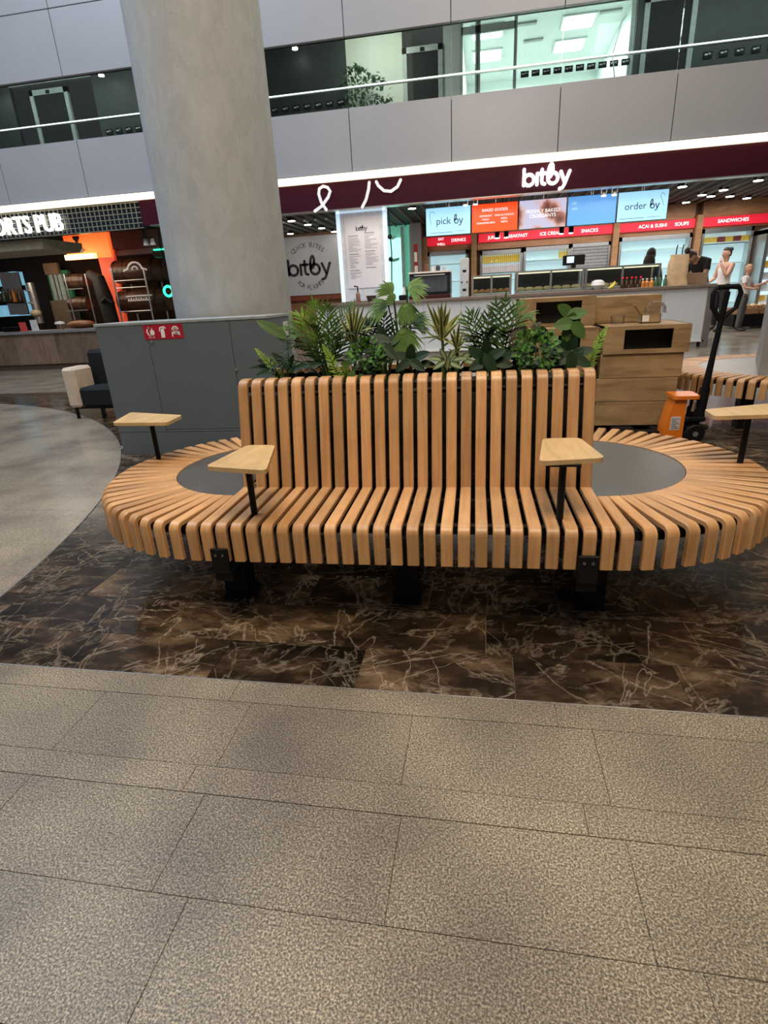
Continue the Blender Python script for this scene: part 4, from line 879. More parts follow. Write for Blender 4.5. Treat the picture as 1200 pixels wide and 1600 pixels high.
for z in (P3(205, 438, PY-r0).z, P3(210, 449, PY-r0).z, P3(215, 486, PY-r0).z): MB().tube([(xa, PY-r0-0.06, z), (xb, PY-r0-0.06, z)], 0.014, 8).build('crossbar', M_STEEL, rk)
# smaller rack
r1 = abs(P3(125, 430).z-P3(125, 452).z)/2*1.1
barrel('small barrel glowing reddish, topmost in the narrow rack', P3(106, 441), P3(136, 438), r1); barrel('small brown barrel, lower of the two in the narrow rack', P3(112, 477), P3(140, 473), r1)
rk = thing('barrel_rack', 'narrow chrome rack with two small barrels under the orange sign', 'rack', (0, 0, 0))
for a, b in ((104, 116), (134, 148)): v = P3(b, 495, PY-r1-0.08); u = P3(a, 428, PY-r1-0.08); MB().tube([(v.x, v.y, 0), (v.x, v.y, u.z), (v.x, v.y+0.25, u.z+0.04)], 0.018, 8).build('upright', M_STEEL, rk)
for z in (P3(120, 452).z, P3(126, 485).z): MB().box((P3(108, 460).x, PY-r1-0.09, z-0.012), (P3(142, 460).x, PY-r1-0.06, z+0.012)).build('crossbar', M_STEEL, rk)
# orange glowing sign with dark goblet shape, wall patch below with red light painted as glow, black post
os_ = thing('orange_glow_sign', 'glowing orange pub sign panel with a white hot line of lettering', 'sign', (0, 0, 0))
a, b = P3(97, 366, 11.0), P3(173, 398, 11.0)
M_OR = mat('orange_glow', (1, 0.3, 0.05), 0.5, emit=0.95, ecol=(1.0, 0.115, 0.02)); M_ORL = mat('orange_glow_line', (1, 0.7, 0.4), 0.5, emit=3.2, ecol=(1.0, 0.42, 0.16)); M_ORD = mat('painted_red_light', (0.8, 0.2, 0.1), 0.5, emit=0.38, ecol=(1.0, 0.08, 0.03))
MB().box((a.x, 11.0, b.z-0.05), (b.x+0.02, 11.1, 3.0)).build('panel', M_OR, os_, False)
zl = P3(125, 402, 11.0).z; ll = MB().box((a.x, 10.90, zl-0.05), (P3(152, 400, 11.0).x, 10.99, zl+0.06))
ll.build('lettering_line', M_ORL, os_, False)
mb = MB(); letters(mb, 'ESTABLISHED', (a.x+b.x)/2-0.12, zl+0.05, 0.12, 10.97, 0.02, w=0.72)
gz = P3(121, 378, 11.0)
MB().prism([*[(gz.x+u, gz.z+w_) for u, w_ in ((-0.08, 0.12), (0.08, 0.12), (0.07, 0.06), (0.02, 0.0), (0.02, -0.10), (0.17, -0.20), (-0.17, -0.20), (-0.02, -0.10), (-0.02, 0.0), (-0.07, 0.06))]], 10.95, 10.99, 'y').build('goblet_shape', M_DARK, os_, False)
MB().prism([(P3(152, 400, 11.8).x, zl+0.2), (P3(178, 400, 11.8).x, zl+0.2), (P3(190, 470, 11.8).x, 0.9), (P3(172, 470, 11.8).x, 0.9)], 11.8, 11.9, 'y').build('red_lit_wall', M_ORD, os_, False)  # wall strip, its red lighting put into the material as glow
t = thing('dark_post', 'thick black curved pub post between the barrel racks', 'post', (P3(163, 460, 11.05).x, 11.05, 0))
MB().tube([(0.12, 0, 0), (0.05, 0, 0.9), (0.0, 0, 1.5), (-0.08, 0, 1.95), (-0.3, 0, 2.08)], [0.17, 0.17, 0.18, 0.16, 0.10], 14).build('post_body', M_DARK, t)
MB().tube([(0.05, -0.2, 1.42), (0.2, -0.24, 1.5), (0.34, -0.24, 1.38), (0.36, -0.24, 1.28)], [0.05, 0.06, 0.06, 0.02], 10).build('bracket', M_BLACK, t)
# green neon ring and line by the column
M_NEON = mat('green_neon', (0.1, 1, 0.5), 0.4, emit=3.0, ecol=(0.02, 0.85, 0.36))
t = thing('neon_ring', 'small green neon ring sign beside the column', 'neon sign', tuple(P3(263, 455, 11.0)))
ring = [(0.11*math.cos(2*PI*k/16), 0, 0.11*math.sin(2*PI*k/16)) for k in range(17)]
MB().tube(ring, 0.028, 8).build('neon_tube', M_NEON, t); MB().tube([(0, 0.03, 0.1), (0, 0.03, 3.05-t.location.z)], 0.01, 6).build('hanger', M_BLACK, t)
t = thing('dark_frame_sign', 'black hanging frame with a green neon line on top beside the column', 'neon sign', tuple(P3(250, 391, 11.8)))
MB().box((-0.22, 0, -1.1), (0.5, 0.05, 0.0)).build('board', M_DARK, t); MB().box((-0.16, -0.03, 0.0), (0.4, 0.0, 0.03)).build('neon_tube', M_NEON, t); MB().tube([(0, 0.03, 0), (0, 0.03, 0.2)], 0.012, 6).build('hanger', M_BLACK, t)
# beams behind the sign, bar wall: blue fridge, taps, green panels
t = thing('ceiling_beam', 'dark brown ceiling beam of the pub with a blue grey underside', 'beam', (0, 11.9, 0))
MB().box((-9.3, 0, 2.62), (-6.1, 0.3, 3.04)).build('beam_body', mat('beam_brown', (0.06, 0.045, 0.04), 0.6), t, False); MB().box((-9.3, -0.02, 2.50), (-6.1, 0.3, 2.62)).build('beam_edge', mat('beam_blue_grey', (0.15, 0.17, 0.21), 0.5), t, False)
def bx(px0, py0, px1, py1, Y, d): a, b = at(px0, py0, Y), at(px1, py1, Y); return (min(a.x, b.x), Y, min(a.z, b.z)), (max(a.x, b.x), Y+d, max(a.z, b.z))
t = thing('bar_fridge', 'blue lit glass bar fridge at the left edge of the pub', 'fridge', (0, 0, 0))
lo, hi = bx(-30, 428, 40, 493, 12.2, 0.3); MB().box(lo, hi).build('body', mat('blue_lit', (0.3, 0.6, 0.8), 0.3, emit=0.55, ecol=(0.25, 0.6, 0.85), var=0.5, scale=6), t, False)
for px in (12, 27): lo, hi = bx(px, 425, px+4, 492, 12.15, 0.05); MB().box(lo, hi).build('door_frame', M_STEEL, t, False)
for py in (450, 472): lo, hi = bx(-30, py, 40, py+3, 12.16, 0.03); MB().box(lo, hi).build('shelf', M_BLACK, t, False)
for k, (px, m) in enumerate(((2, M_AMB), (8, M_GRN), (18, M_AMB), (24, M_ORJ), (33, M_AMB))):
    v = at(px, 472, 12.1); o = MB().lathe([(0, 0), (0.05, 0), (0.05, 0.2), (0.02, 0.28), (0.02, 0.34), (0, 0.34)], n=10).build('bottle', m, None, loc=(v.x, 12.1, v.z)); tag(o, ['dark bottle at the left end of the blue bar fridge', 'green bottle in the blue bar fridge', 'dark bottle in the middle of the blue bar fridge', 'orange bottle in the blue bar fridge', 'dark bottle at the right end of the blue bar fridge'][k], 'bottle')
    MB().box((-0.06, -0.05, -0.03), (0.06, 0.1, -0.001)).build('foot_rest', M_BLACK, o)
t = thing('bar_back_wall', 'green bar panel with pale upright strips beside the blue fridge', 'panel', (0, 0, 0))
lo, hi = bx(72, 424, 118, 478, 12.6, 0.1); lo = (lo[0], lo[1], 0.0); MB().box(lo, hi).build('panel', mat('pub_green', (0.03, 0.22, 0.09), 0.5, emit=0.06), t, False)
for px in (83, 89, 95): lo, hi = bx(px, 428, px+3, 470, 12.55, 0.05); MB().box(lo, hi).build('strip', mat('pale_strip', (0.5, 0.6, 0.55), 0.4), t, False)
for px in (86, 92): lo, hi = bx(px, 428, px+3, 470, 12.57, 0.04); MB().box(lo, hi).build('gap_panel', M_DARK, t, False)
lo, hi = bx(66, 412, 92, 428, 12.5, 0.1); MB().box(lo, hi).build('tan_box', mat('tan_panel', (0.32, 0.2, 0.11), 0.6), t, False)
lo, hi = bx(78, 470, 112, 497, 12.0, 0.3); lo = (lo[0], lo[1], 0.0); MB().box(lo, hi).build('brown_box', mat('brown_box_front', (0.12, 0.09, 0.065), 0.6), t, False)
t = thing('beer_tower', 'grey steel column beer tower in front of the blue fridge', 'beer tower', (at(56, 480, 11.6).x, 11.6, 0))
MB().tube([(0, 0, 0.0), (0, 0, 1.0)], 0.12, 14).build('base', M_BLACK, t); MB().tube([(0, 0, 1.0), (0, 0, 2.0)], [0.10, 0.09], 14).build('column', M_STEEL, t); MB().sphere((0, -0.05, 1.25), (0.14, 0.14, 0.10)).build('bowl', mat('tower_bowl', (0.45, 0.4, 0.3), 0.3), t)
for z in (1.5, 1.8): MB().tube([(0, -0.1, z), (0, -0.22, z+0.02)], 0.02, 8).build('tap', M_STEEL, t)
# things on the pub counter
for px, py, nm, m, lab, sz in ((38, 511, 'red_menu_card', (0.6, 0.08, 0.06), 'small red menu card standing on the pub counter', (0.09, 0.03, 0.20)), (56, 512, 'white_menu_card', (0.7, 0.68, 0.66), 'white menu card standing on the pub counter', (0.09, 0.03, 0.24))):
    v = at(px, 516, 9.75); o = MB().box((-sz[0], -sz[1], 0), (sz[0], sz[1], 0.015)).prism([(-sz[0], 0.015), (sz[0], 0.015), (sz[0]*0.8, sz[2]), (-sz[0]*1.05, sz[2])], -0.01, 0.01, 'y').build(nm, mat(nm, m, 0.5), None, loc=(v.x, 9.75, 0.865)); tag(o, lab, 'menu card')
t = thing('black_wire_tray', 'black wire tray with glasses at the left end of the pub counter', 'tray', (at(20, 516, 9.8).x, 9.8, 0.865))
MB().tube([(0.22*math.cos(2*PI*k/14), 0.12*math.sin(2*PI*k/14), 0.10) for k in range(15)], 0.012, 6).build('rim', M_BLACK, t); MB().prism(rrect(-0.2, -0.1, 0.2, 0.1, 0.05), 0, 0.012).build('base', M_BLACK, t)
for k in range(5): MB().tube([(-0.16+0.08*k, -0.1, 0), (-0.17+0.085*k, -0.118, 0.1)], 0.008, 6).build('wire', M_BLACK, t)
t = thing('counter_lamp', 'small white topped lamp on the pub counter', 'lamp', (at(96, 516, 9.8).x, 9.8, 0.865))
MB().tube([(0, 0, 0), (0, 0, 0.12)], 0.01, 8).build('stem', M_STEEL, t); MB().lathe([(0.0, 0.12), (0.11, 0.12), (0.09, 0.17), (0, 0.18)], n=16).build('shade', M_WHITE, t); MB().lathe([(0, 0), (0.06, 0), (0.06, 0.015), (0, 0.015)], n=16).build('foot', M_STEEL, t)
o = MB().sphere((0, 0, 0.09), (0.35, 0.2, 0.09), 16, 8).build('leather_stool_top', mat('brown_leather', (0.22, 0.07, 0.02), 0.4), None, loc=(at(128, 512, 10.0).x, 10.0, 0.865)); tag(o, 'rounded brown leather cushion on the right end of the pub counter', 'cushion')
v = at(223, 358, 8.9)
t = thing('spotlight_pair', 'pair of white spotlights below the pub sign near the column', 'spotlight', (v.x, 9.05, 2.52))
for sx in (-0.07, 0.07): MB().lathe([(0, -0.14), (0.06, -0.14), (0.03, -0.01), (0, -0.01)], (sx, 0, 0), 12).build('spot_head', M_WHITE, t)
MB().box((-0.10, -0.13, -0.02), (0.10, 0.02, 0.0)).box((-0.03, -0.16, -0.02), (0.03, -0.12, 0.145)).build('bracket', M_BLACK, t)
# ------------------------------------------------------------------ column, fire cabinet, sofa
col_ = MB()
col_.lathe([(0, 0)]+[(0.547, 0.25*k) for k in range(0, 34)]+[(0, 8.25)], n=64)
o = col_.build('concrete_column', M_CONC, None, loc=(-2.085, 3.2, 0)); tag(o, 'massive round raw concrete column behind the grey cabinet', 'column')
cb = thing('fire_cabinet', 'blue grey fire cabinet with a red pictogram sticker in front of the column', 'cabinet', (0, 2.08, 0))
MB().box((-2.81, 0.012, 0), (-1.34, 0.52, 1.075)).build('body', M_CAB, cb, False)
for nm, x0, x1, z0, z1 in (('side_panel', -2.81, -2.362, 0.20, 1.072), ('door', -2.358, -1.652, 0.222, 1.072), ('side_panel', -1.648, -1.34, 0.20, 1.072), ('kick_panel', -2.81, -1.34, 0.0, 0.196), ('door_rail', -2.358, -1.652, 0.20, 0.218)):
    p = MB().box((x0, 0, z0), (x1, 0.014, z1), 0.002).build(nm, M_CAB, cb)
    if nm == 'door':
        for z in (0.94,): MB().lathe([(0, -0.012), (0.013, -0.012), (0.016, 0), (0, 0)], (-2.33, 0, z), 12, 'y').build('lock', M_STEEL, p)
MB().box((-2.82, -0.006, 1.072), (-1.335, 0.53, 1.095), 0.003).build('top', M_CABTOP, cb)
MB().lathe([(0, -0.01), (0.012, -0.01), (0.012, 0), (0, 0)], (-1.64, 0, 0.70), 10, 'y').build('hinge_knob', M_STEEL, cb)
sg = MB().box((-2.385, -0.004, 0.957), (-2.045, 0.0, 1.067)).build('safety_sticker', M_REDFLAT, cb, False)
ic = MB(); y0, y1 = -0.0055, -0.004
zc = 1.012
ic.stroke([(-2.345, 1.045), (-2.355, 1.02), (-2.345, 0.995), (-2.335, 0.988)], 0.010, y0, y1); ic.stroke([(-2.345, 1.045), (-2.336, 1.047)], 0.012, y0, y1)
ic.prism([(-2.322, 0.99), (-2.296, 0.99), (-2.289, 1.008), (-2.296, 1.03), (-2.301, 1.02), (-2.309, 1.048), (-2.318, 1.025), (-2.323, 1.03), (-2.329, 1.008)], y0, y1, 'y')
letters(ic, '112 101', -2.32, 0.968, 0.018, y0, 0.01)
ic.build('pictogram', M_WPRINT, sg, False); ic = MB()
ic.prism([(-2.235, 0.968), (-2.203, 0.968), (-2.203, 1.022), (-2.209, 1.036), (-2.229, 1.036), (-2.235, 1.022)], y0, y1, 'y'); ic.stroke([(-2.245, 1.02), (-2.238, 1.044), (-2.212, 1.049), (-2.195, 1.047)], 0.010, y0, y1); ic.stroke([(-2.212, 1.040), (-2.19, 1.037)], 0.005, y0, y1)
ic.build('pictogram', M_WPRINT, sg, False); ic = MB()
ic.stroke(arc(-2.108, 1.022, 0.026, 0, 2*PI, 18), 0.010, y0, y1); ic.stroke(arc(-2.108, 1.022, 0.012, 0, 2*PI, 12), 0.005, y0, y1); ic.stroke([(-2.134, 1.02), (-2.138, 0.975)], 0.010, y0, y1); ic.stroke([(-2.082, 1.02), (-2.075, 0.985)], 0.010, y0, y1); ic.stroke([(-2.108, 1.0), (-2.085, 0.99)], 0.008, y0, y1)
ic.build('pictogram', M_WPRINT, sg, False)
MB().box((-1.34, 0.36, 0.92), (-1.325, 0.44, 1.03), 0.003).build('switch_plate', M_WHITE, cb)
so = thing('armchair', 'low lounge armchair with cream arm and black seat beside the grey cabinet', 'armchair', (-4.56, 3.62, 0))
M_CREAM = mat('cream_upholstery', (0.62, 0.52, 0.42), 0.75, var=0.06); M_NAVY = mat('charcoal_upholstery', (0.013, 0.016, 0.020), 0.8, spec=0.2)
MB().box((0, 0.05, 0.14), (0.17, 0.40, 0.60), 0.03).build('arm', M_CREAM, so); MB().box((1.15, 0.05, 0.14), (1.32, 0.62, 0.60), 0.03).build('arm', M_CREAM, so)
MB().box((0.17, 0.05, 0.14), (1.15, 0.5, 0.37), 0.03).build('seat', M_NAVY, so); MB().box((0.10, 0.41, 0.14), (1.15, 0.62, 0.77), 0.04).build('backrest', M_NAVY, so)
for x in (0.06, 0.40, 1.3):
    for y in (0.1, 0.58): MB().box((x-0.014, y-0.014, 0), (x+0.014, y+0.014, 0.14)).build('leg', M_BLACK, so)
MB().box((0.05, 0.09, 0.12), (1.32, 0.11, 0.14)).box((0.05, 0.57, 0.12), (1.32, 0.59, 0.14)).build('rail', M_BLACK, so)
# ------------------------------------------------------------------ the slatted bench
BL, BR, BD, BYC, SH_, Z0, TOPZ = 0.735, 0.766, 0.437, 0.334, 0.430, 0.282, 0.873
bn = thing('slatted_bench', 'long oval beech slat bench with high backrest, planter and four side tables', 'bench', (0, 0, 0), 0.0155)
W = 0.0425; TH = 0.021
def seat_path(y_in, y_out, r=0.034, n=6):
    """outer face from inner end to the lower front lip, travelling towards -y"""
    return [(y_in, SH_)] + [(y_out+r+r*math.cos(a), SH_-r+r*math.sin(a)) for a in [PI/2+PI/2*i/n for i in range(n+1)]] + [(y_out, Z0+0.06), (y_out, Z0)]
seat_me = sweep(seat_path(0.018, BYC-BR), W, TH).mesh('seat_slat', M_BEECH, 'auto')
rb = 0.045
dz = TOPZ-SH_; lean = math.atan2(0.0976, dz)
bp = [(0.0, SH_-0.004), (0.0976*0.5, SH_+dz*0.5), (0.0976*0.93, SH_+dz*0.93)]
cx_, cz_ = 0.0976*0.93+rb*math.cos(lean), SH_+dz*0.93-rb*math.sin(lean)
bp += [(cx_+rb*math.cos(a), cz_+rb*math.sin(a)) for a in [PI-lean-(PI/2-lean)*i/6 for i in range(1, 7)]]
bp += [(cx_+0.03, cz_+rb)]
back_me = sweep(list(reversed(bp)), W, TH).mesh('back_slat', M_BEECH, 'auto')
step = (2*BL-W)/24
for i in range(25):
    x = -BL+W/2+step*i
    put('seat_slat', seat_me, bn, (x, 0, 0)); put('back_slat', back_me, bn, (x, 0, 0))
    put('seat_slat', seat_me, bn, (x, 2*BYC, 0), PI); put('back_slat', back_me, bn, (x, 2*BYC, 0), PI)
rad_me = sweep([(a+0.0, b) for a, b in seat_path(-BD-0.002, -BR)], W, TH).mesh('end_slat', M_BEECH, 'auto')
for sgn in (-1, 1):
    for i in range(32):
        a = (i+0.5)*PI/32; ang = (a if sgn > 0 else -a)   # 0 = towards the viewer, turning outwards
        put('end_slat', rad_me, bn, (sgn*BL, BYC, 0), ang)
    # grey plate of the end
    n = 48; dp = [(BD*math.cos(PI*2*k/n), BD*math.sin(PI*2*k/n)) for k in range(n)]
    dp = clip([(x, y) for x, y in dp], -sgn, 0, 0.012)
    MB().prism(dp, SH_-0.012, SH_-0.003).build('end_plate', M_DISC, bn, loc=(sgn*BL, BYC, 0))
# planter box between the backs, carrying rails
MB().box((-BL+0.01, 0.115, 0.452), (BL-0.01, 2*BYC-0.115, 0.80)).build('planter_box', M_DARK, bn, False)
soil = MB(); NX = 30
for j in range(6):
    for i in range(NX+1): soil.v.append((-BL+0.02+(2*BL-0.04)*i/NX, 0.125+(2*BYC-0.25)*j/5, 0.802+0.018*random.random()))
for j in range(5):
    for i in range(NX): soil.f.append([j*(NX+1)+i, j*(NX+1)+i+1, (j+1)*(NX+1)+i+1, (j+1)*(NX+1)+i]); soil.m.append(0)
soil.build('soil', mat('dark_soil', (0.015, 0.012, 0.008), 0.9), bn)
for s in (0, 1):
    def yy(v): return v if s == 0 else 2*BYC-v
    for z, y in ((0.835, 0.118), (0.66, 0.082)):
        MB().box((-BL+0.01, yy(y), z-0.012), (BL-0.01, yy(y+0.014), z+0.012)).build('back_rail', M_BLACK, bn, False)
    for y, z in ((-0.10, 0.395), (-0.36, 0.395)): MB().box((-BL, yy(y), z-0.02), (BL, yy(y+0.03), z+0.011)).build('seat_rail', M_BLACK, bn, False)
for sgn in (-1, 1):
    for R_ in (0.50, 0.70):
        rg = MB(); n = 24
        for k in range(n):
            a0, a1 = -PI/2+PI*k/n, -PI/2+PI*(k+1)/n
            rg.prism([(sgn*rr_*math.cos(a), rr_*math.sin(a)) for rr_, a in ((R_, a0), (R_+0.025, a0), (R_+0.025, a1), (R_, a1))], SH_-0.058, SH_-0.023)
        rg.build('end_rail', M_BLACK, bn, False, (sgn*BL, BYC, 0))
# feet
for x in (-0.735, 0.0, 0.725):
    for s in (0, 1):
        if True:
            f = MB(); yy = (lambda v: v) if s == 0 else (lambda v: 2*BYC-v)
            f.box((x-0.05, yy(-0.22), 0.0), (x+0.05, yy(-0.13), 0.40)); f.box((x-0.04, yy(-0.40), 0.335), (x+0.04, yy(0.05), 0.372)); f.box((x-0.06, yy(-0.23), 0.0), (x+0.06, yy(-0.10), 0.012))
            lg = f.build('leg', M_BLACK, bn, False)
            if x:
                xp = x-(-0.068 if x < 0 else 0.072); p = MB().box((xp-0.034, yy(-0.446), 0.235), (xp+0.034, yy(-0.434), 0.338), 0.002).box((xp-0.034, yy(-0.436), 0.20), (xp+0.034, yy(-0.17), 0.24)).build('foot_plate', M_BLACK, bn)
                for bx_ in (-0.014, 0.014): MB().lathe([(0, yy(-0.450)), (0.005, yy(-0.450)), (0.006, yy(-0.446)), (0, yy(-0.446))], (xp+bx_, 0, 0.312), 8, 'y').build('bolt', mat('dull_bolt', (0.12, 0.12, 0.12), 0.4, 0.6), p)
MB().box((-0.78, 0.28, 0.10), (0.78, 0.38, 0.372)).build('reflection_blocker', M_BLACK, bn, False)  # added block that keeps shop reflections off the floor under the bench
# side tables
def side_table(poly, px, py):
    cx = sum(p[0] for p in poly)/len(poly); cy = sum(p[1] for p in poly)/len(poly)
    P = []
    n = len(poly)
    for i in range(n):   # round the corners
        p0, p, p1 = [Vector(poly[k % n]) for k in (i-1, i, i+1)]
        d0 = (p0-p).normalized(); d1 = (p1-p).normalized(); r = 0.028
        a, b = p+d0*r, p+d1*r
        for t in (0, 0.25, 0.5, 0.75, 1): P.append((a*(1-t)**2+p*2*t*(1-t)+b*t*t)-Vector((cx, cy)))
    bd = MB(); bd.prism([tuple(q) for q in P], 0.638, 0.654)
    t = bd.build('side_table', M_OAK, None, loc=(cx, cy, 0)); t.parent = bn
    MB().tube([(px-cx, py-cy, 0.38), (px-cx, py-cy, 0.636)], 0.0125, 14).build('post', M_BLACK, t)
    MB().box((px-cx-0.05, py-cy-0.05, 0.632), (px-cx+0.05, py-cy+0.05, 0.638)).build('mount_plate', M_BLACK, t)
side_table([(-0.672, -0.425), (-0.425, -0.478), (-0.512, -0.135), (-0.632, -0.130)][::1], -0.560, -0.317)
side_table([(0.480, -0.392), (0.695, -0.355), (0.660, -0.082), (0.525, -0.085)], 0.566, -0.334)
side_table([(-1.555, 0.355), (-1.240, 0.335), (-1.252, 0.52), (-1.625, 0.635)], -1.415, 0.479)
side_table([(1.245, 0.245), (1.60, 0.27), (1.58, 0.50), (1.255, 0.39)], 1.412, 0.328)
# ------------------------------------------------------------------ second bench behind
b2 = thing('round_bench', 'round beech slat bench with a grey planter behind the pallet truck', 'bench', (2.97, 3.37, 0))
R2, D2 = 0.985, 0.70
m2 = sweep(seat_path(-D2, -R2), 0.052, TH).mesh('end_slat', M_BEECH, 'auto')
for i in range(76): put('end_slat', m2, b2, (0, 0, 0), 2*PI*i/76)
MB().lathe([(0, SH_-0.012), (D2, SH_-0.012), (D2, SH_-0.003), (0, SH_-0.003)], n=64).build('seat_plate', mat('pale_steel_plate', (0.36, 0.35, 0.33), 0.35, 0.2), b2)
MB().prism([(-0.455, -0.505), (0.00, -0.695), (0.38, 0.24), (-0.085, 0.44)], SH_-0.003, 1.35).build('planter', mat('grey_planter', (0.27, 0.26, 0.25), 0.5), b2, False)
for R_ in (0.76, 0.92): MB().lathe([(R_, SH_-0.06), (R_+0.025, SH_-0.06), (R_+0.025, SH_-0.022), (R_, SH_-0.022), (R_, SH_-0.06)], n=48).build('ring_rail', M_BLACK, b2, False)
for k in range(4): a = PI/4+PI/2*k; MB().box((0.74*math.cos(a)-0.05, 0.74*math.sin(a)-0.05, 0), (0.74*math.cos(a)+0.05, 0.74*math.sin(a)+0.05, 0.40)).build('leg', M_BLACK, b2, False)
# ------------------------------------------------------------------ crates on the pallet truck
def crate(lab, x0, x1, y0, y1, z0, z1, hole=None, grp=None):
    cx, cy = (x0+x1)/2, (y0+y1)/2; w, d, h = (x1-x0)/2, (y1-y0)/2, z1-z0
    t = thing('wooden_crate', lab, 'crate', (cx, cy, z0)); th = 0.018
    MB().box((-w, -d+th, 0), (-w+th, d, h)).build('side_board', M_CRATE, t, False); MB().box((w-th, -d+th, 0), (w, d, h)).build('side_board', M_CRATE, t, False)
    MB().box((-w+th, d-th, 0), (w-th, d, h)).build('back_board', M_CRATE, t, False); MB().box((-w+th, -d+th, 0), (w-th, d-th, th)).build('bottom_board', M_CRATE, t, False)
    MB().box((-w, -d+th, h-th), (w, d, h), 0.002).build('top_board', M_CRATE, t)
    if hole:
        a, b, c, e = hole
        f = MB().box((-w, -d, 0), (w, -d+th, c)).box((-w, -d, e), (w, -d+th, h)).box((-w, -d, c), (-w+a, -d+th, e)).box((w-b, -d, c), (w, -d+th, e))
        f.build('front_frame', M_CRATE, t, False)
        MB().box((-w+th, -d+0.16, th), (w-th, -d+0.17, h-th)).build('inner_shade_sheet', M_DARK, t, False)  # dark sheet standing in for the shade inside the opening
    else: MB().box((-w, -d, 0.0), (w, -d+th, h-0.001), 0.003).build('front_board', M_CRATE, t)
    return t
zs = [0.060, 0.262, 0.456, 0.650, 0.868]
names = ['bottom crate of the right hand stack, resting on the pallet truck forks', 'second wooden crate from the bottom of the right hand stack', 'third wooden crate from the bottom of the right hand stack', 'wooden crate with a dark rectangular opening at the top front of the right stack']
for k in range(4):
    dx = (0.0, -0.01, 0.008, 0.015)[k]
    crate(names[k], 1.245+dx, 1.875+dx+(0.018 if k == 3 else 0), 2.715-(0.02 if k == 3 else 0), 3.35, zs[k], zs[k+1]-0.003, (0.155, 0.13, 0.035, 0.185) if k == 3 else None)
names = ['bottom crate of the left hand stack behind the bench backrest', 'second crate from the bottom of the left hand stack behind the bench', 'third crate from the bottom of the left hand stack behind the bench', 'top crate of the left hand stack with a small opening behind the leafy plants']
for k in range(4): crate(names[k], 0.60, 1.225-0.012*(k < 3), 2.74, 3.38, zs[k] if k else 0.0, zs[k+1]-0.003, (0.30, 0.14, 0.04, 0.16) if k == 3 else None)
crate('upper wooden crate with a wide dark opening above the plants', 0.60, 1.235, 3.02, 3.55, 0.868, 1.10, (0.145, 0.115, 0.025, 0.20))
crate('closed wooden crate at the very top right, left of the white counter front', 1.245, 1.785, 3.14, 3.62, 0.868, 1.085)
# open carton with label and plastic dome
t = thing('open_carton', 'small open brown carton with white label on top of the right crate stack', 'carton', (1.66, 2.98, 0.868))
MK = mat('kraft_carton', (0.40, 0.27, 0.14), 0.7)
MB().box((-0.075, -0.05, 0), (0.075, -0.045, 0.07)).box((-0.075, 0.045, 0), (0.075, 0.05, 0.07)).box((-0.075, -0.05, 0), (-0.07, 0.05, 0.07)).box((0.07, -0.05, 0), (0.075, 0.05, 0.07)).box((-0.075, -0.05, 0), (0.075, 0.05, 0.004)).build('carton_body', MK, t, False)
MB().prism([(-0.075, 0.07), (-0.071, 0.07), (-0.125, 0.145), (-0.13, 0.142)], -0.05, 0.05, 'y').build('flap', MK, t, False)
MB().box((-0.068, -0.0515, 0.012), (-0.015, -0.05, 0.06)).build('label', M_WPRINT, t, False)
M_PLAS = glass('clear_plastic', (0.93, 0.93, 0.93), 0.25)
o = MB().lathe([(0.085, 0.0), (0.08, 0.05), (0.05, 0.085), (0, 0.095)], n=16).build('plastic_dome', M_PLAS, None, loc=(1.70, 2.985, 0.94)); tag(o, 'clear plastic dome lid leaning on the open carton', 'lid')
o = MB().lathe([(0.05, 0.0), (0.055, 0.04), (0.06, 0.065), (0.03, 0.075), (0, 0.075)], n=12).build('plastic_cup', M_PLAS, None, loc=(1.40, 2.93, 0.868)); tag(o, 'clear crumpled plastic cup on the right crate stack left of the carton', 'cup')
# ------------------------------------------------------------------ pallet truck
M_ORANGE = mat('orange_enamel', (0.80, 0.20, 0.015), 0.3, var=0.05)
pj = thing('pallet_truck', 'orange hand pallet truck with a black pull handle under the crates', 'pallet truck', (1.80, 2.40, 0))
MB().prism([(-0.09, 0.03), (0.045, 0.03), (0.045, 0.335), (-0.035, 0.335), (-0.06, 0.26), (-0.09, 0.10)], -0.02, 0.16, 'y').build('body', M_ORANGE, pj)
MB().prism(rrect(-0.06, -0.05, 0.13, 0.18, 0.03), 0.335, 0.362).build('top_plate', M_ORANGE, pj)
lb = MB().box((-0.055, -0.0225, 0.095), (0.015, -0.02, 0.20)).build('label', mat('grey_label', (0.6, 0.58, 0.6), 0.5), pj, False)
ll = MB()
for k in range(7): ll.box((-0.048, -0.0232, 0.107+0.012*k), (0.008-0.012*(k % 3), -0.0225, 0.111+0.012*k))
ll.build('label_lines', M_PRINT, lb, False)
for x in (-0.42, -0.12): MB().prism([(x, 0.16), (x+0.16, 0.16), (x+0.16, 1.1), (x+0.08, 1.15), (x, 1.1)], 0.020, 0.055).build('fork', M_BLACK, pj)
MB().box((-0.42, 0.10, 0.02), (0.045, 0.18, 0.055)).build('fork_bridge', M_BLACK, pj)
for x in (-0.34, -0.04): MB().lathe([(0, -0.04), (0.022, -0.04), (0.022, 0.04), (0, 0.04)], (x, 0.95, 0.022), 16, 'x').build('fork_roller', M_BLACK, pj)
MB().lathe([(0, 0.06), (0.05, 0.06), (0.05, 0.26), (0.035, 0.28), (0.035, 0.33), (0, 0.33)], (0.115, 0.02, 0), 16).build('pump', M_BLACK, pj)
MB().box((0.05, -0.05, 0.16), (0.19, 0.09, 0.20), 0.01).box((0.06, -0.04, 0.10), (0.22, 0.06, 0.125), 0.01).build('yoke', M_BLACK, pj)
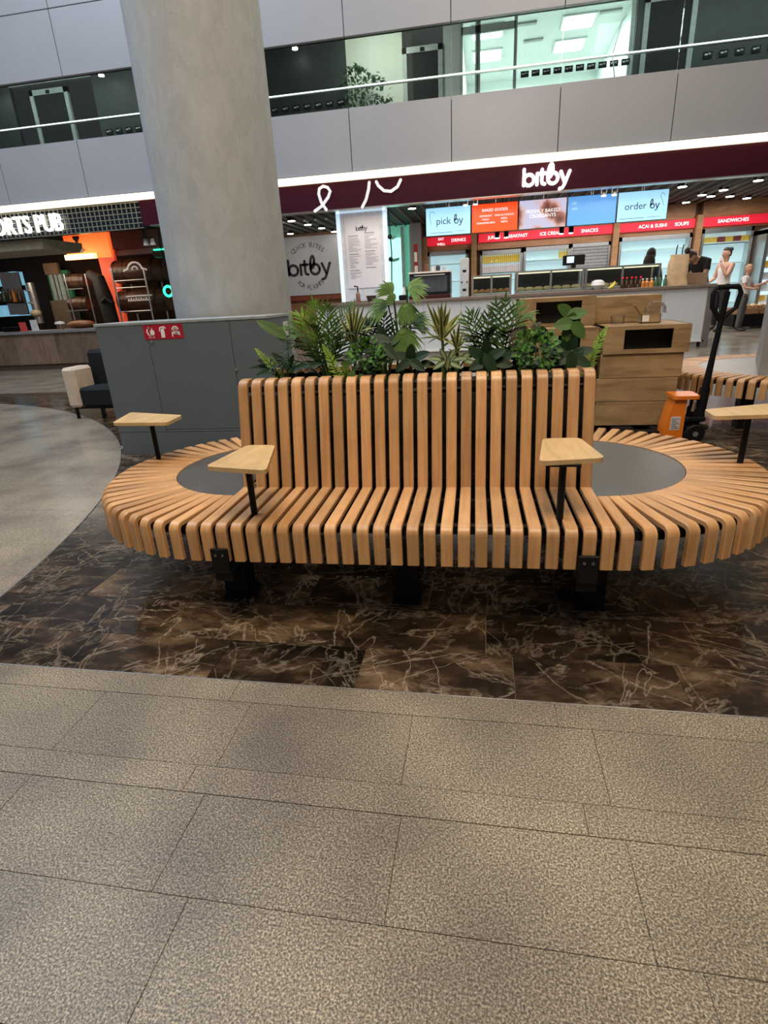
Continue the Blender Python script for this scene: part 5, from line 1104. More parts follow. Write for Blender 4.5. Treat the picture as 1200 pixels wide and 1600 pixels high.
for y in (-0.05, 0.09): 
    w = MB().lathe([(0, -0.022), (0.062, -0.022), (0.072, -0.012), (0.072, 0.012), (0.062, 0.022), (0, 0.022)], (0.12, y, 0.073), 20, 'y').build('steer_wheel', M_BLACK, pj); MB().lathe([(0, -0.026), (0.02, -0.026), (0.02, 0.026), (0, 0.026)], (0.12, y, 0.073), 12, 'y').build('hub', M_STEEL, w)
MB().tube([(0.08, -0.06, 0.25), (0.08, -0.08, 0.33)], 0.012, 8).build('lift_rod', M_STEEL, pj)
hn = MB().tube([(0.150, 0.0, 0.20), (0.165, 0.0, 0.42)], [0.040, 0.036], 12).tube([(0.165, 0.0, 0.40), (0.182, 0.0, 0.66), (0.200, 0, 0.92), (0.212, 0.0, 1.09)], [0.028, 0.020, 0.020, 0.020], 12).build('pull_handle', M_BLACK, pj)
lp = [(0.185, 0, 0.90), (0.15, 0, 0.955), (0.125, 0, 0.99), (0.118, 0, 1.08), (0.135, 0, 1.115), (0.20, 0, 1.125), (0.285, 0, 1.115), (0.30, 0, 1.08), (0.283, 0, 0.98), (0.24, 0, 0.945), (0.20, 0, 0.90)]
MB().tube(lp, 0.017, 10).build('grip_loop', M_BLACK, hn); MB().tube([(0.14, 0, 1.122), (0.28, 0, 1.122)], 0.018, 10).build('grip', M_BLACK, hn)
o = MB().prism([(-0.2, -0.06), (0.15, -0.1), (0.25, 0.0), (0.1, 0.05), (-0.22, 0.04)], 0.0, 0.03).build('film_scrap', mat('white_film', (0.7, 0.7, 0.7), 0.3), None, loc=(1.42, 2.45, 0)); tag(o, 'scrap of white plastic film on the floor beside the crates', 'film')
# ------------------------------------------------------------------ planting in the bench planter
def leafmat(name, c, rough=0.5, var=0.25, sc=14): return mat(name, c, rough, var=var, scale=sc, spec=0.22)
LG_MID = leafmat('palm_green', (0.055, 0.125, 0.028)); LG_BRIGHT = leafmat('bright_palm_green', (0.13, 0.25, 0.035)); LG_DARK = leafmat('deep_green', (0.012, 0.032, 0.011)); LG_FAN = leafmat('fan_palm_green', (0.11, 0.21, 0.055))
LG_FERN = leafmat('fern_green', (0.21, 0.36, 0.05)); LG_CREAM = leafmat('cream_leaf_edge', (0.44, 0.43, 0.16), var=0.15); LG_DRAC = leafmat('dracaena_green', (0.055, 0.10, 0.03)); LG_BIG = leafmat('broad_leaf_green', (0.052, 0.112, 0.022)); LG_GREY = leafmat('grey_green_leaf', (0.03, 0.052, 0.028)); LG_BUSH = leafmat('bush_green', (0.075, 0.20, 0.025)); LG_DRY = leafmat('dry_leaf', (0.06, 0.04, 0.022)); M_STEM = leafmat('green_stem', (0.06, 0.10, 0.03)); M_BROWNST = mat('brown_stem', (0.07, 0.045, 0.03), 0.7)
def blade(mb, p0, d, n, L, w, droop=0.3, segs=5, kind='lance', fold=0.18, stripe=None, side_curve=0.0):
    """one curved leaf blade: from p0 along d, upper side n; stripe=(edge material, middle material)"""
    d = Vector(d).normalized(); n = Vector(n); n = (n-d*n.dot(d)); n = n.normalized() if n.length > 1e-5 else d.orthogonal().normalized()
    s = d.cross(n).normalized(); P = Vector(p0); cols = [-1, 0, 1] if not stripe else [-1, -0.5, 0, 0.5, 1]; vs = []
    for i in range(segs+1):
        t = i/segs
        if kind == 'lance': wd = math.sin(PI*min(1, t**0.75*0.97+0.03))**0.8*(1-0.25*t)
        elif kind == 'ovate': wd = math.sin(PI*(t**0.8))**0.65
        else: wd = (1-t**2.2)*min(1, 0.35+3*t)   # strap
        wd = max(wd, 0.03)*w/2
        c = P + d*L*(t-0.12*droop*t*t) - Vector((0, 0, 1))*(droop*L*t*t*0.6) + s*(side_curve*L*t*t)
        for k in cols: vs.append(c + s*wd*k + n*fold*wd*abs(k))
    m = len(cols); keep = mb.cur
    for i in range(segs):
        for k in range(m-1):
            if stripe: mb.cur = stripe[0] if k in (0, m-2) else stripe[1]
            mb.add([vs[i*m+k], vs[i*m+k+1], vs[(i+1)*m+k+1], vs[(i+1)*m+k]], [(0, 1, 2, 3)])
    mb.cur = keep
def curve_pts(a, b, sag, n=9, bow=Vector((0, 0, 0))):
    a, b = Vector(a), Vector(b); out = []
    for i in range(n+1):
        t = i/n; out.append(a.lerp(b, t) + Vector((0, 0, 1))*sag*4*t*(1-t) + bow*4*t*(1-t))
    return out
RP = random.Random(21)
CAMDIR = lambda p: (Vector((0.3, -3.0, 1.6))-p).normalized()
def frond(name, parent, base, tip, sag, nl, ll, lw, m, droop=0.25, ang=55, start=0.18, facing=None, stem=0.005):
    """feather palm leaf: midrib with leaflets on both sides; its own object with the origin at its foot"""
    base = Vector(base); pts = [p-base for p in curve_pts(base, tip, sag)]
    mb = MB(); mb.cur = 1; mb.tube(pts, [stem*(1-0.75*i/(len(pts)-1)) for i in range(len(pts))], 6); mb.cur = 0
    fc = Vector(facing) if facing else None
    for i in range(nl):
        t = start+(1-start)*(i+0.5)/nl; k = t*(len(pts)-1); j = min(int(k), len(pts)-2); p = pts[j].lerp(pts[j+1], k-j); tg = (pts[j+1]-pts[j]).normalized()
        up = fc if fc else (Vector((0, 0, 1))*0.8+CAMDIR(p+base)*0.45); up = (up-tg*up.dot(tg)).normalized(); sd = tg.cross(up).normalized()
        L = ll*(math.sin(PI*(0.16+0.80*t))**0.7)*RP.uniform(0.88, 1.08); an = math.radians(ang*(1.15-0.6*t)+RP.uniform(-9, 9))
        for s in (-1, 1):
            d = tg*math.cos(an)+sd*s*math.sin(an)+up*RP.uniform(0.0, 0.22); blade(mb, p, d, up, L, lw, droop*RP.uniform(0.7, 1.3), 4, 'lance', 0.12)
    blade(mb, pts[-1]-(pts[-1]-pts[-2])*0.3, pts[-1]-pts[-2], Vector((0, -0.6, 0.8)), ll*0.5, lw, droop, 4)
    # leaf meshes live in their own coordinates
    bl = parent.matrix_world.inverted() @ base if False else base-Vector(parent.location)
    return mb.build(name, [m, M_STEM], parent, False, bl)
def fan(name, parent, base, cen, dirv, nrm, L, m, spread=200, nseg=17, lw=0.03, droop=0.35):
    base, cen = Vector(base), Vector(cen); mb = MB(); mb.cur = 1; mb.tube([p-base for p in curve_pts(base, cen, 0.0, 6, Vector((0.01, 0, 0)))], 0.0035, 6); mb.cur = 0
    d = Vector(dirv).normalized(); n = Vector(nrm); n = (n-d*n.dot(d)).normalized(); s = d.cross(n)
    for i in range(nseg):
        a = math.radians((i/(nseg-1)-0.5)*spread); dd = d*math.cos(a)+s*math.sin(a); blade(mb, cen-base, dd, n, L*(0.72+0.28*math.cos(a*0.9))*RP.uniform(0.93, 1.05), lw, droop*RP.uniform(0.7, 1.3), 5, 'lance', 0.25)
    # webbed inner part of the fan
    k = 14; ring = [(cen-base)+(d*math.cos(a)+s*math.sin(a))*L*0.2-Vector((0, 0, 1))*droop*L*0.04+n*0.003 for a in [math.radians((i/(k-1)-0.5)*spread) for i in range(k)]]
    mb.add([cen-base]+ring, [(0, i+1, i+2) for i in range(k-1)])
    return mb.build(name, [m, M_STEM], parent, False, base-Vector(parent.location))
def PT(px, py, dy=0.0): return at(px, py, Y=0.33+dy)
ZS = 0.80
def plant(name, lab, px, dy=0.0, grp=None):
    v = at(px, 585, Y=0.33+dy); return thing(name, lab, 'plant', (v.x, 0.33+dy, ZS+0.01), group=grp)
def footp(t, r=0.012): return Vector(t.location)+Vector((RP.uniform(-r, r), RP.uniform(-r, r), 0.0))
# areca palm on the left
t = plant('areca_palm', 'bushy feathery green palm at the left of the planter in front of the column', 512, 0.05)
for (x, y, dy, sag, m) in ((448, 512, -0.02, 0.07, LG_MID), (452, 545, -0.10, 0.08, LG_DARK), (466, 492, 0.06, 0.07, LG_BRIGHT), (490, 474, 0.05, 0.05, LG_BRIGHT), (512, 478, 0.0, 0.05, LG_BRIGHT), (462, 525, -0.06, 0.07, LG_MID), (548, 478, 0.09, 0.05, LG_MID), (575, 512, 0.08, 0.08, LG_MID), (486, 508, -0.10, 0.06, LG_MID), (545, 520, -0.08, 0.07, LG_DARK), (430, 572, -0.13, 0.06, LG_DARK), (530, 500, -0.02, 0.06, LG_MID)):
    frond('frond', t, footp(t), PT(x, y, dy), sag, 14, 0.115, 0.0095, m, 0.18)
# tall fan palm in the middle
t = plant('fan_palm', 'tallest plant of the planter, a pale green fan palm in the middle', 622, 0.04)
for cx, cy, dx, dz, L, dy, sp in ((614, 458, -0.65, 0.7, 0.095, -0.02, 110), (636, 448, 0.95, 0.05, 0.105, -0.04, 120), (606, 474, -0.95, -0.2, 0.10, 0.0, 110), (616, 470, -0.35, 0.45, 0.055, -0.06, 130), (632, 474, 0.35, -0.9, 0.085, -0.06, 130), (642, 503, 0.95, 0.3, 0.11, 0.02, 110), (628, 512, 0.25, -0.95, 0.125, -0.10, 120)):
    fan('fan_leaf', t, footp(t), PT(cx, cy, dy), (dx, -0.15, dz), (-0.25*dx+RP.uniform(-0.4, 0.4), -0.7, 0.65), L*1.0, LG_FAN, sp*0.85, 13, 0.017, 0.5)
# dark feather palm behind
t = plant('dark_palm', 'dark green feather palm below the tall fan palm', 604, -0.02)
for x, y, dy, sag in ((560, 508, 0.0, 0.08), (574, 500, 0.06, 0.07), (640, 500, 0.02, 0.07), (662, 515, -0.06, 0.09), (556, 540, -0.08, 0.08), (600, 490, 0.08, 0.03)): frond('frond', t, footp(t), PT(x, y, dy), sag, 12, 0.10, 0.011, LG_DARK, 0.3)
# variegated dracaenas
def dracaena(lab, px, crown, tips, dy, w=0.023, grp=None):
    t = plant('dracaena', lab, px, dy); foot = Vector(t.location); c = PT(*crown, dy)
    MB().tube([Vector((0, 0, 0)), (c-foot)*0.5+Vector((0.004, 0, 0)), c-foot], [0.008, 0.007, 0.005], 8).build('stem', M_STEM, t)
    for i, (x, y) in enumerate(tips):
        b = (c-foot)*RP.uniform(0.72, 1.0); e = PT(x, y, dy+RP.uniform(-0.07, 0.06))-foot; d = e-b
        mb = MB(); blade(mb, (0, 0, 0), d, Vector((0, -0.75, 0.65)) if abs(d.x) < abs(d.z)*1.2 else Vector((0, -0.4, 1)), d.length*1.06, w, RP.uniform(0.05, 0.25), 7, 'strap', 0.3, (1, 0)); mb.build('leaf', [LG_DRAC, LG_CREAM], t, False, b)
    return t
dracaena('cream edged dracaena with upright strappy leaves right of the feathery palm', 553, (553, 522), [(553, 466), (545, 470), (561, 468), (538, 478), (569, 474), (530, 490), (577, 482), (524, 502), (582, 498), (528, 520), (580, 515), (534, 540), (574, 535), (520, 512), (588, 508), (546, 480), (558, 476), (540, 555), (566, 552)], -0.03)
dracaena('cream edged dracaena with upright leaves in front of the white counter', 691, (691, 520), [(690, 464), (684, 468), (697, 470), (676, 478), (704, 474), (667, 470), (722, 482), (715, 486), (663, 500), (718, 500), (655, 528), (660, 515), (720, 522), (668, 535), (711, 540), (688, 478), (700, 482), (672, 505)], -0.05)
dracaena('small cream edged dracaena just right of the second dracaena', 714, (713, 540), [(718, 498), (708, 505), (724, 512), (703, 515), (728, 530), (700, 540), (725, 545), (736, 560), (702, 560)], -0.10, 0.018)
# palms on the right half
t = plant('areca_palm', 'feathery green palm in front of the white counter, right of the dracaenas', 752, 0.04)
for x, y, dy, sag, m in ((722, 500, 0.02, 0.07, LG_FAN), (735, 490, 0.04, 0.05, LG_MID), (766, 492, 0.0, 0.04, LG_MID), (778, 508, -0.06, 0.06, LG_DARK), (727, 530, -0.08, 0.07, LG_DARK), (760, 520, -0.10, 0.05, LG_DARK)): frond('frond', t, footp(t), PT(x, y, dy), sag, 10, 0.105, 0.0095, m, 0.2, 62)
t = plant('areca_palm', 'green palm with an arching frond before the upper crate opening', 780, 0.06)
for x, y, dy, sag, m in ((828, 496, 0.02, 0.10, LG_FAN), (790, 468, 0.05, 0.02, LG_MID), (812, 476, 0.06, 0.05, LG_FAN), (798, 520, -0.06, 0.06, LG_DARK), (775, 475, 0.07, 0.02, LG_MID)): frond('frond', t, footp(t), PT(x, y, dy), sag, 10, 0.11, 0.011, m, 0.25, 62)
t = plant('dry_fern', 'dark withered fern hanging beside the small leaved bush on the right', 812, -0.02)
for x, y, dy, sag in ((828, 525, 0.0, 0.04), (800, 515, 0.04, 0.05), (818, 508, 0.06, 0.03), (836, 545, -0.04, 0.05), (795, 550, -0.08, 0.05), (842, 505, 0.06, 0.05)): frond('frond', t, footp(t), PT(x, y, dy), sag, 14, 0.055, 0.016, LG_DRY if y < 530 else LG_DARK, 0.6)
# ferns
def fern(lab, px, tips, dy):
    t = plant('fern', lab, px, dy)
    for x, y, dd in tips: frond('frond', t, footp(t, 0.006), PT(x, y, dy+dd), 0.012, 20, 0.034, 0.0075, LG_FERN, 0.1, 68, 0.03, stem=0.003)
fern('bright green fern frond leaning left over the left bench end', 448, [(400, 546, -0.03), (425, 560, -0.08)], -0.10)
fern('bright green upright fern frond in front of the feathery palm', 536, [(505, 540, 0.0), (545, 560, -0.03)], -0.16)
fern('bright green fern at the right end of the planter before the crates', 912, [(947, 512, 0.02), (935, 540, -0.03)], -0.04)
# broad leaves
def broad(name, lab, px, dy, leaves, m, w=0.6, stripe=None, mats=None, kind='ovate'):
    t = plant(name, lab, px, dy); foot = Vector(t.location)
    for (x, y, dx, dz, L, dd) in leaves:
        c = PT(x, y, dy+dd)-foot; d = Vector((dx, -0.1, dz)).normalized()
        b = c-d*L*0.5; MB().tube(curve_pts(Vector((0, 0, 0)), b, 0.0, 5, Vector((0, 0.015, 0))), 0.0032, 6).build('stem', M_STEM, t)
        mb = MB(); blade(mb, (0, 0, 0), d, Vector((-0.3*dx, -0.8, 0.55)), L, L*w, 0.15, 8, kind, 0.14, stripe); mb.build('leaf', mats or m, t, 'auto' if False else True, b)
    return t
broad('banana_leaf_plant', 'single long broad green leaf leaning left over the grey cabinet', 448, 0.06, [(424, 512, -0.8, 0.6, 0.17, 0.0), (437, 525, -0.6, 0.5, 0.09, 0.04)], LG_BIG, 0.34)
broad('rubber_plant', 'plant with big round green leaves before the dark crate opening', 886, -0.02, [(882, 484, -0.55, 0.5, 0.085, 0.02), (903, 489, 0.9, 0.25, 0.085, 0.0), (881, 506, -0.75, 0.0, 0.09, -0.02), (893, 500, 0.2, 0.9, 0.08, 0.0), (904, 515, 0.5, -0.6, 0.08, -0.04), (886, 522, -0.3, -0.8, 0.07, -0.02)], LG_BIG, 0.66)
broad('rubber_plant', 'small plant with one dark round leaf above the leafy bush on the right', 850, 0.0, [(849, 518, -0.3, 0.9, 0.06, 0.0), (858, 524, 0.9, 0.3, 0.05, 0.0), (846, 527, -0.8, -0.2, 0.045, 0.02)], LG_DARK, 0.62)
broad('dark_foliage_plant', 'dark leafy plant filling the right end of the planter under the round leaves', 893, -0.09, [(870, 548, -0.9, 0.3, 0.09, 0.0), (895, 538, 0.2, 0.9, 0.09, 0.02), (912, 548, 0.9, 0.3, 0.09, 0.0), (880, 560, -0.7, -0.3, 0.10, -0.03), (906, 562, 0.8, -0.3, 0.10, -0.03), (893, 566, 0.0, -0.6, 0.09, -0.05), (864, 565, -0.9, -0.1, 0.08, 0.0), (900, 552, 0.6, 0.6, 0.08, 0.0), (882, 540, -0.4, 0.8, 0.08, 0.04)], LG_DARK, 0.5)
broad('grey_leaf_plant', 'plant with large matt grey green leaves below the dark palm', 604, -0.12, [(590, 530, -0.9, 0.25, 0.11, 0.0), (612, 532, 0.8, 0.35, 0.10, 0.02), (580, 542, -0.95, -0.15, 0.09, -0.02), (608, 548, 0.6, -0.5, 0.09, -0.04), (596, 520, -0.2, 0.9, 0.09, 0.04)], LG_GREY, 0.5)
broad('striped_calathea', 'low plant with pale striped oval leaves near the middle of the bench top', 698, -0.15, [(680, 560, -0.9, 0.2, 0.06, 0.0), (692, 552, -0.4, 0.8, 0.06, 0.0), (706, 553, 0.4, 0.8, 0.06, 0.0), (718, 560, 0.9, 0.2, 0.06, 0.0), (686, 570, -0.8, -0.4, 0.06, -0.02), (700, 566, 0.1, 0.6, 0.06, -0.03), (712, 570, 0.8, -0.3, 0.06, -0.02), (728, 555, 0.8, 0.5, 0.06, 0.02), (735, 565, 0.9, -0.1, 0.055, 0.0)], None, 0.42, (0, 1), [LG_DRAC, leafmat('pale_stripe', (0.22, 0.27, 0.14))])
broad('monstera', 'dark glossy lobed plant between the striped leaves and the withered fern', 756, -0.13, [(744, 552, -0.7, 0.6, 0.09, 0.0), (760, 545, 0.1, 1, 0.09, 0.02), (776, 552, 0.8, 0.5, 0.09, 0.0), (748, 568, -0.8, -0.3, 0.09, -0.03), (766, 568, 0.3, -0.5, 0.09, -0.04), (784, 566, 0.9, -0.2, 0.09, 0.0), (756, 560, -0.2, 0.7, 0.08, -0.03), (794, 556, 0.9, 0.5, 0.08, 0.03)], LG_DARK, 0.55)
broad('monstera', 'dark glossy lobed plant in front of the grey leaves at the middle left', 642, -0.14, [(628, 556, -0.8, 0.4, 0.09, 0.0), (642, 550, 0.1, 0.9, 0.09, 0.0), (658, 555, 0.8, 0.4, 0.09, 0.0), (630, 570, -0.7, -0.4, 0.08, -0.03), (652, 570, 0.7, -0.4, 0.08, -0.03), (668, 568, 0.9, 0.0, 0.07, 0.0)], LG_DARK, 0.5)
broad('dark_foliage_plant', 'low dark strappy plant at the left end of the planter top', 440, -0.10, [(408, 574, -1, 0.1, 0.12, 0.0), (420, 566, -0.9, 0.35, 0.12, 0.0), (436, 560, -0.6, 0.7, 0.10, 0.02), (455, 566, 0.3, 0.7, 0.10, 0.0), (470, 572, 0.9, 0.3, 0.11, -0.02), (488, 570, 0.9, 0.2, 0.10, 0.0), (414, 582, -1, -0.1, 0.10, -0.03), (446, 574, -0.4, 0.3, 0.08, -0.03)], LG_DARK, 0.3)
# small leaved bushes
def bush(lab, px, dy, cx, cy, rx, rz, n, seed):
    t = plant('small_leaved_bush', lab, px, dy); foot = Vector(t.location); c = PT(cx, cy, dy)-foot; R_ = random.Random(seed); mb = MB()
    MB().tube([(0, 0, 0), c*0.6, c], [0.008, 0.006, 0.003], 6).build('stem', M_BROWNST, t)
    for k in range(n):
        mb.cur = (0, 0, 1, 1, 2)[k % 5]; a = R_.uniform(0, 2*PI); b = math.acos(R_.uniform(-1, 1)); q = R_.uniform(0.45, 1.15)
        p = c+Vector((rx*q*math.sin(b)*math.cos(a), 0.06*q*math.sin(b)*math.sin(a), rz*q*math.cos(b)))
        d = (p-c).normalized()+Vector((R_.uniform(-.5, .5), R_.uniform(-.5, .3), R_.uniform(-.3, .5))); blade(mb, p, d, Vector((R_.uniform(-.5, .5), -0.8, 0.7)), 0.022, 0.017, 0.2, 3, 'ovate', 0.1)
    mb.build('foliage', [LG_BUSH, LG_MID, LG_DARK], t, False, kind='stuff')
bush('small round leaved light green bush before the right crates', 836, -0.12, 838, 548, 0.08, 0.075, 380, 1)
bush('small round leaved light green bush left of the grey leaf plant', 574, -0.15, 574, 556, 0.075, 0.06, 320, 2)
o = plant('ivy_sprig', 'small green sprig hanging over the bench slats left of the middle', 556, -0.16); foot = Vector(o.location)
for x, y, dx, dz in ((552, 578, -0.3, -0.8), (562, 584, 0.5, -0.8), (548, 570, -0.8, 0.2), (565, 572, 0.8, 0.3)):
    c = PT(x, y, -0.20)-foot; mb = MB(); blade(mb, (0, 0, 0), Vector((dx, -0.2, dz)), Vector((0, -1, 0.2)), 0.045, 0.03, 0.1, 5, 'ovate', 0.1); mb.build('leaf', LG_FERN if False else LG_BIG, o, True, c); MB().tube([Vector((0, 0, 0)), c*0.5+Vector((0, 0, 0.02)), c], 0.002, 5).build('stem', M_STEM, o)
# ------------------------------------------------------------------ people
def tubegrow(name, joints, bones, m, sub=2, root=0):
    """one continuous skinned surface over a skeleton of joints (position, radius)"""
    me = bpy.data.meshes.new(name); me.from_pydata([j[0] for j in joints], bones, []); o = bpy.data.objects.new(name, me); COL.objects.link(o)
    md = o.modifiers.new('skin', 'SKIN'); md.use_smooth_shade = True
    for i, v in enumerate(me.skin_vertices[0].data):
        r = joints[i][1]; v.radius = (r, r) if not isinstance(r, tuple) else r; v.use_root = (i == root)
    sb = o.modifiers.new('sub', 'SUBSURF'); sb.levels = sub; sb.render_levels = sub
    dg = bpy.context.evaluated_depsgraph_get(); nm = bpy.data.meshes.new_from_object(o.evaluated_get(dg)); bpy.data.objects.remove(o); nm.name = name
    nm.materials.clear(); nm.materials.append(m); nm.polygons.foreach_set('use_smooth', [True]*len(nm.polygons))
    return nm
SKIN = mat('skin', (0.55, 0.30, 0.21), 0.5, var=0.05); HAIRD = mat('dark_hair', (0.012, 0.008, 0.007), 0.8, var=0.3, scale=60); HAIRB = mat('blond_hair', (0.42, 0.24, 0.12), 0.55, var=0.2, scale=50)
def person(lab, loc, rz, H, pose, clothes, hair):
    """pose: dict of joint -> offset from the default stance, in a 1.7 m body (x right, -y forward)"""
    k = H/1.70
    J = {'pel': ((0, 0, 0.93), .125), 'wst': ((0, 0.0, 1.08), .110), 'chs': ((0, 0.01, 1.25), .128), 'upc': ((0, 0.01, 1.36), .115), 'nck': ((0, 0.005, 1.44), .052), 'hd0': ((0, -0.01, 1.51), .06), 'hd1': ((0, -0.015, 1.60), .088), 'hd2': ((0, -0.01, 1.665), .065)}
    for s, n in ((-1, 'r'), (1, 'l')):
        J.update({'sh'+n: ((s*0.17, 0.01, 1.38), .058), 'el'+n: ((s*0.22, 0.03, 1.10), .042), 'wr'+n: ((s*0.23, -0.04, 0.87), .028), 'pm'+n: ((s*0.23, -0.06, 0.80), .034),
                  'hp'+n: ((s*0.09, 0, 0.88), .092), 'kn'+n: ((s*0.10, -0.01, 0.49), .058), 'an'+n: ((s*0.10, 0.02, 0.09), .038), 'ft'+n: ((s*0.105, -0.08, 0.035), .036), 'to'+n: ((s*0.11, -0.16, 0.025), .028)})
    pose = dict(pose); face = pose.pop('face', (0, -1, 0))
    for key, v in pose.items(): J[key] = (tuple(v), J[key][1])
    names = list(J); ix = {n: i for i, n in enumerate(names)}
    bones = [('pel', 'wst'), ('wst', 'chs'), ('chs', 'upc'), ('upc', 'nck'), ('nck', 'hd0'), ('hd0', 'hd1'), ('hd1', 'hd2')]
    for n in 'rl': bones += [('upc', 'sh'+n), ('sh'+n, 'el'+n), ('el'+n, 'wr'+n), ('wr'+n, 'pm'+n), ('pel', 'hp'+n), ('hp'+n, 'kn'+n), ('kn'+n, 'an'+n), ('an'+n, 'ft'+n), ('ft'+n, 'to'+n)]
    joints = [(J[n][0], J[n][1]) for n in names]; edges = [(ix[a], ix[b]) for a, b in bones]
    for n, s in (('r', -1), ('l', 1)):   # five fingers on each hand
        w, p = Vector(J['wr'+n][0]), Vector(J['pm'+n][0]); d = (p-w).normalized(); sd = d.orthogonal().normalized(); sd = d.cross(Vector((s, 0, 0)) if abs(d.x) < 0.8 else Vector((0, 1, 0))).normalized(); cu = d.cross(sd).normalized()
        for q, (off, L) in enumerate(((-0.027, 0.065), (-0.009, 0.078), (0.009, 0.074), (0.027, 0.055))):
            a = p+sd*off+d*0.015; joints += [(tuple(a), .011), (tuple(a+d*L*0.55+cu*0.006), .0095), (tuple(a+d*L+cu*0.022), .008)]; m_ = len(joints); edges += [(ix['pm'+n], m_-3), (m_-3, m_-2), (m_-2, m_-1)]
        a = w+d*0.03-sd*0.03; joints += [(tuple(a), .013), (tuple(a+d*0.035-sd*0.022), .010)]; m_ = len(joints); edges += [(ix['pm'+n], m_-2), (m_-2, m_-1)]
    me = tubegrow('body', joints, edges, SKIN, 2, ix['pel'])
    # face: nose, ears, eyes, mouth welded into the same mesh object
    h1, h2 = Vector(J['hd1'][0]), Vector(J['hd2'][0]); up = (h2-Vector(J['hd0'][0])).normalized(); fwd = Vector(face); fwd = (fwd-up*fwd.dot(up)).normalized(); rt = fwd.cross(up).normalized()
    hb = MB()
    def ell(c, r): 
        m_ = MB(); m_.sphere((0, 0, 0), r, 12, 8); hb.add([c+rt*v[0]-fwd*v[1]+up*v[2] for v in m_.v], m_.f)
    hc = h1+up*0.01
    ell(hc+fwd*0.005, (0.077, 0.096, 0.112)); ell(hc+fwd*0.022-up*0.06, (0.052, 0.062, 0.05)); ell(hc+fwd*0.104-up*0.018, (0.014, 0.02, 0.024))
    for s in (-1, 1): ell(hc+rt*s*0.078-up*0.01, (0.012, 0.025, 0.034))
    n_sk = len(hb.f); hb.m = [0]*n_sk; hb.cur = 1
    for s in (-1, 1): ell(hc+rt*s*0.031+fwd*0.089+up*0.004, (0.009, 0.008, 0.005)); ell(hc+rt*s*0.031+fwd*0.091+up*0.026, (0.014, 0.005, 0.003))
    hb.cur = 2; ell(hc+fwd*0.082-up*0.058, (0.022, 0.010, 0.007))
    hm = hb.mesh('head', [SKIN, HAIRD, mat('lips', (0.42, 0.13, 0.11), 0.4)], True)
    bm = bmesh.new(); bm.from_mesh(me); nb = len(bm.faces); bm.from_mesh(hm); bm.to_mesh(me)
    for mm in (HAIRD, mat('lips', (0.42, 0.13, 0.11))): me.materials.append(mm)
    # bones as segments, to cut clothing from the body surface
    segs = [(a, b, Vector(J[a][0]), Vector(J[b][0])) for a, b in bones]
    def near(p):
        best = None
        for a, b, A, B in segs:
            ab = B-A; tt = max(0, min(1, (p-A).dot(ab)/max(ab.length_squared, 1e-9))); dd = (p-(A+ab*tt)).length-0.5*(J[a][1]+(J[b][1]-J[a][1])*tt)
            if best is None or dd < best[0]: best = (dd, a, b, tt)
        return best
    bm.faces.ensure_lookup_table(); info = []
    for i, f in enumerate(bm.faces): info.append(near(f.calc_center_median()) if i < nb else None)
    root = thing('person', lab, 'person', loc, rz); root.scale = (k, k, k)
    b_o = put('body', me, root)
    for (nm, m, parts, off) in clothes:
        fsel = []
        for i, f in enumerate(bm.faces):
            if info[i] is None: continue
            _, a, b, tt = info[i]
            for (pa, pb, t0, t1) in parts:
                if (a.rstrip('rl') if len(a) == 3 and a[:2] in ('sh', 'el', 'wr', 'hp', 'kn', 'an', 'ft') else a) == pa and (b[:2] if b[:2] in ('sh', 'el', 'wr', 'pm', 'hp', 'kn', 'an', 'ft', 'to') else b) == pb and t0 <= tt <= t1: fsel.append(f); break
        if not fsel: continue
        vi = {}; vs = []; fs = []
        for f in fsel:
            for v in f.verts:
                if v.index not in vi: vi[v.index] = len(vs); vs.append(v.co+v.normal*off)
            fs.append([vi[v.index] for v in f.verts])
        c_o = bpy.data.meshes.new(nm); c_o.from_pydata([tuple(v) for v in vs], [], fs); c_o.materials.append(m); c_o.polygons.foreach_set('use_smooth', [True]*len(fs)); put(nm, c_o, root)
    bm.free()
    # hair
    hr = MB(); mm, style = hair
    m_ = MB(); m_.sphere((0, 0, 0), (0.088, 0.108, 0.122), 16, 12)
    keepf = [f for f in m_.f if not (sum(m_.v[i][1] for i in f)/4 < 0.015 and sum(m_.v[i][2] for i in f)/4 < 0.055) and sum(m_.v[i][2] for i in f)/4 > -0.07]
    hr.add([hc+rt*v[0]-fwd*v[1]+up*v[2]+up*0.006 for v in m_.v], keepf)
    if style == 'bun': m_ = MB(); m_.sphere((0, 0, 0), 0.045, 10, 8); hr.add([hc-fwd*0.10+up*0.08+Vector(v) for v in m_.v], m_.f)
    if style == 'topknot': m_ = MB(); m_.sphere((0, 0, 0), (0.045, 0.045, 0.06), 10, 8); hr.add([hc-fwd*0.02+up*0.16+Vector(v) for v in m_.v], m_.f)
    if style == 'long':
        m_ = MB(); m_.sphere((0, 0, 0), (0.115, 0.085, 0.22), 14, 10); hr.add([hc-fwd*0.055-up*0.17+rt*v[0]-fwd*v[1]+up*v[2] for v in m_.v], m_.f)
    hr.build('hair', mm, root, True)
    return root
TORSO = [('pel', 'wst', 0, 1), ('wst', 'chs', 0, 1), ('chs', 'upc', 0, 1), ('pel', 'hp', 0, 0.35), ('upc', 'nck', 0, 0.25)]
SLV = [('upc', 'sh', 0, 1), ('sh', 'el', 0, 0.55)]; LONG = [('upc', 'sh', 0, 1), ('sh', 'el', 0, 1), ('el', 'wr', 0, 0.92)]
LEGS = [('pel', 'hp', 0.2, 1), ('hp', 'kn', 0, 1), ('kn', 'an', 0, 0.9)]; SHOE = [('an', 'ft', 0.0, 1), ('ft', 'to', 0, 1), ('kn', 'an', 0.93, 1)]
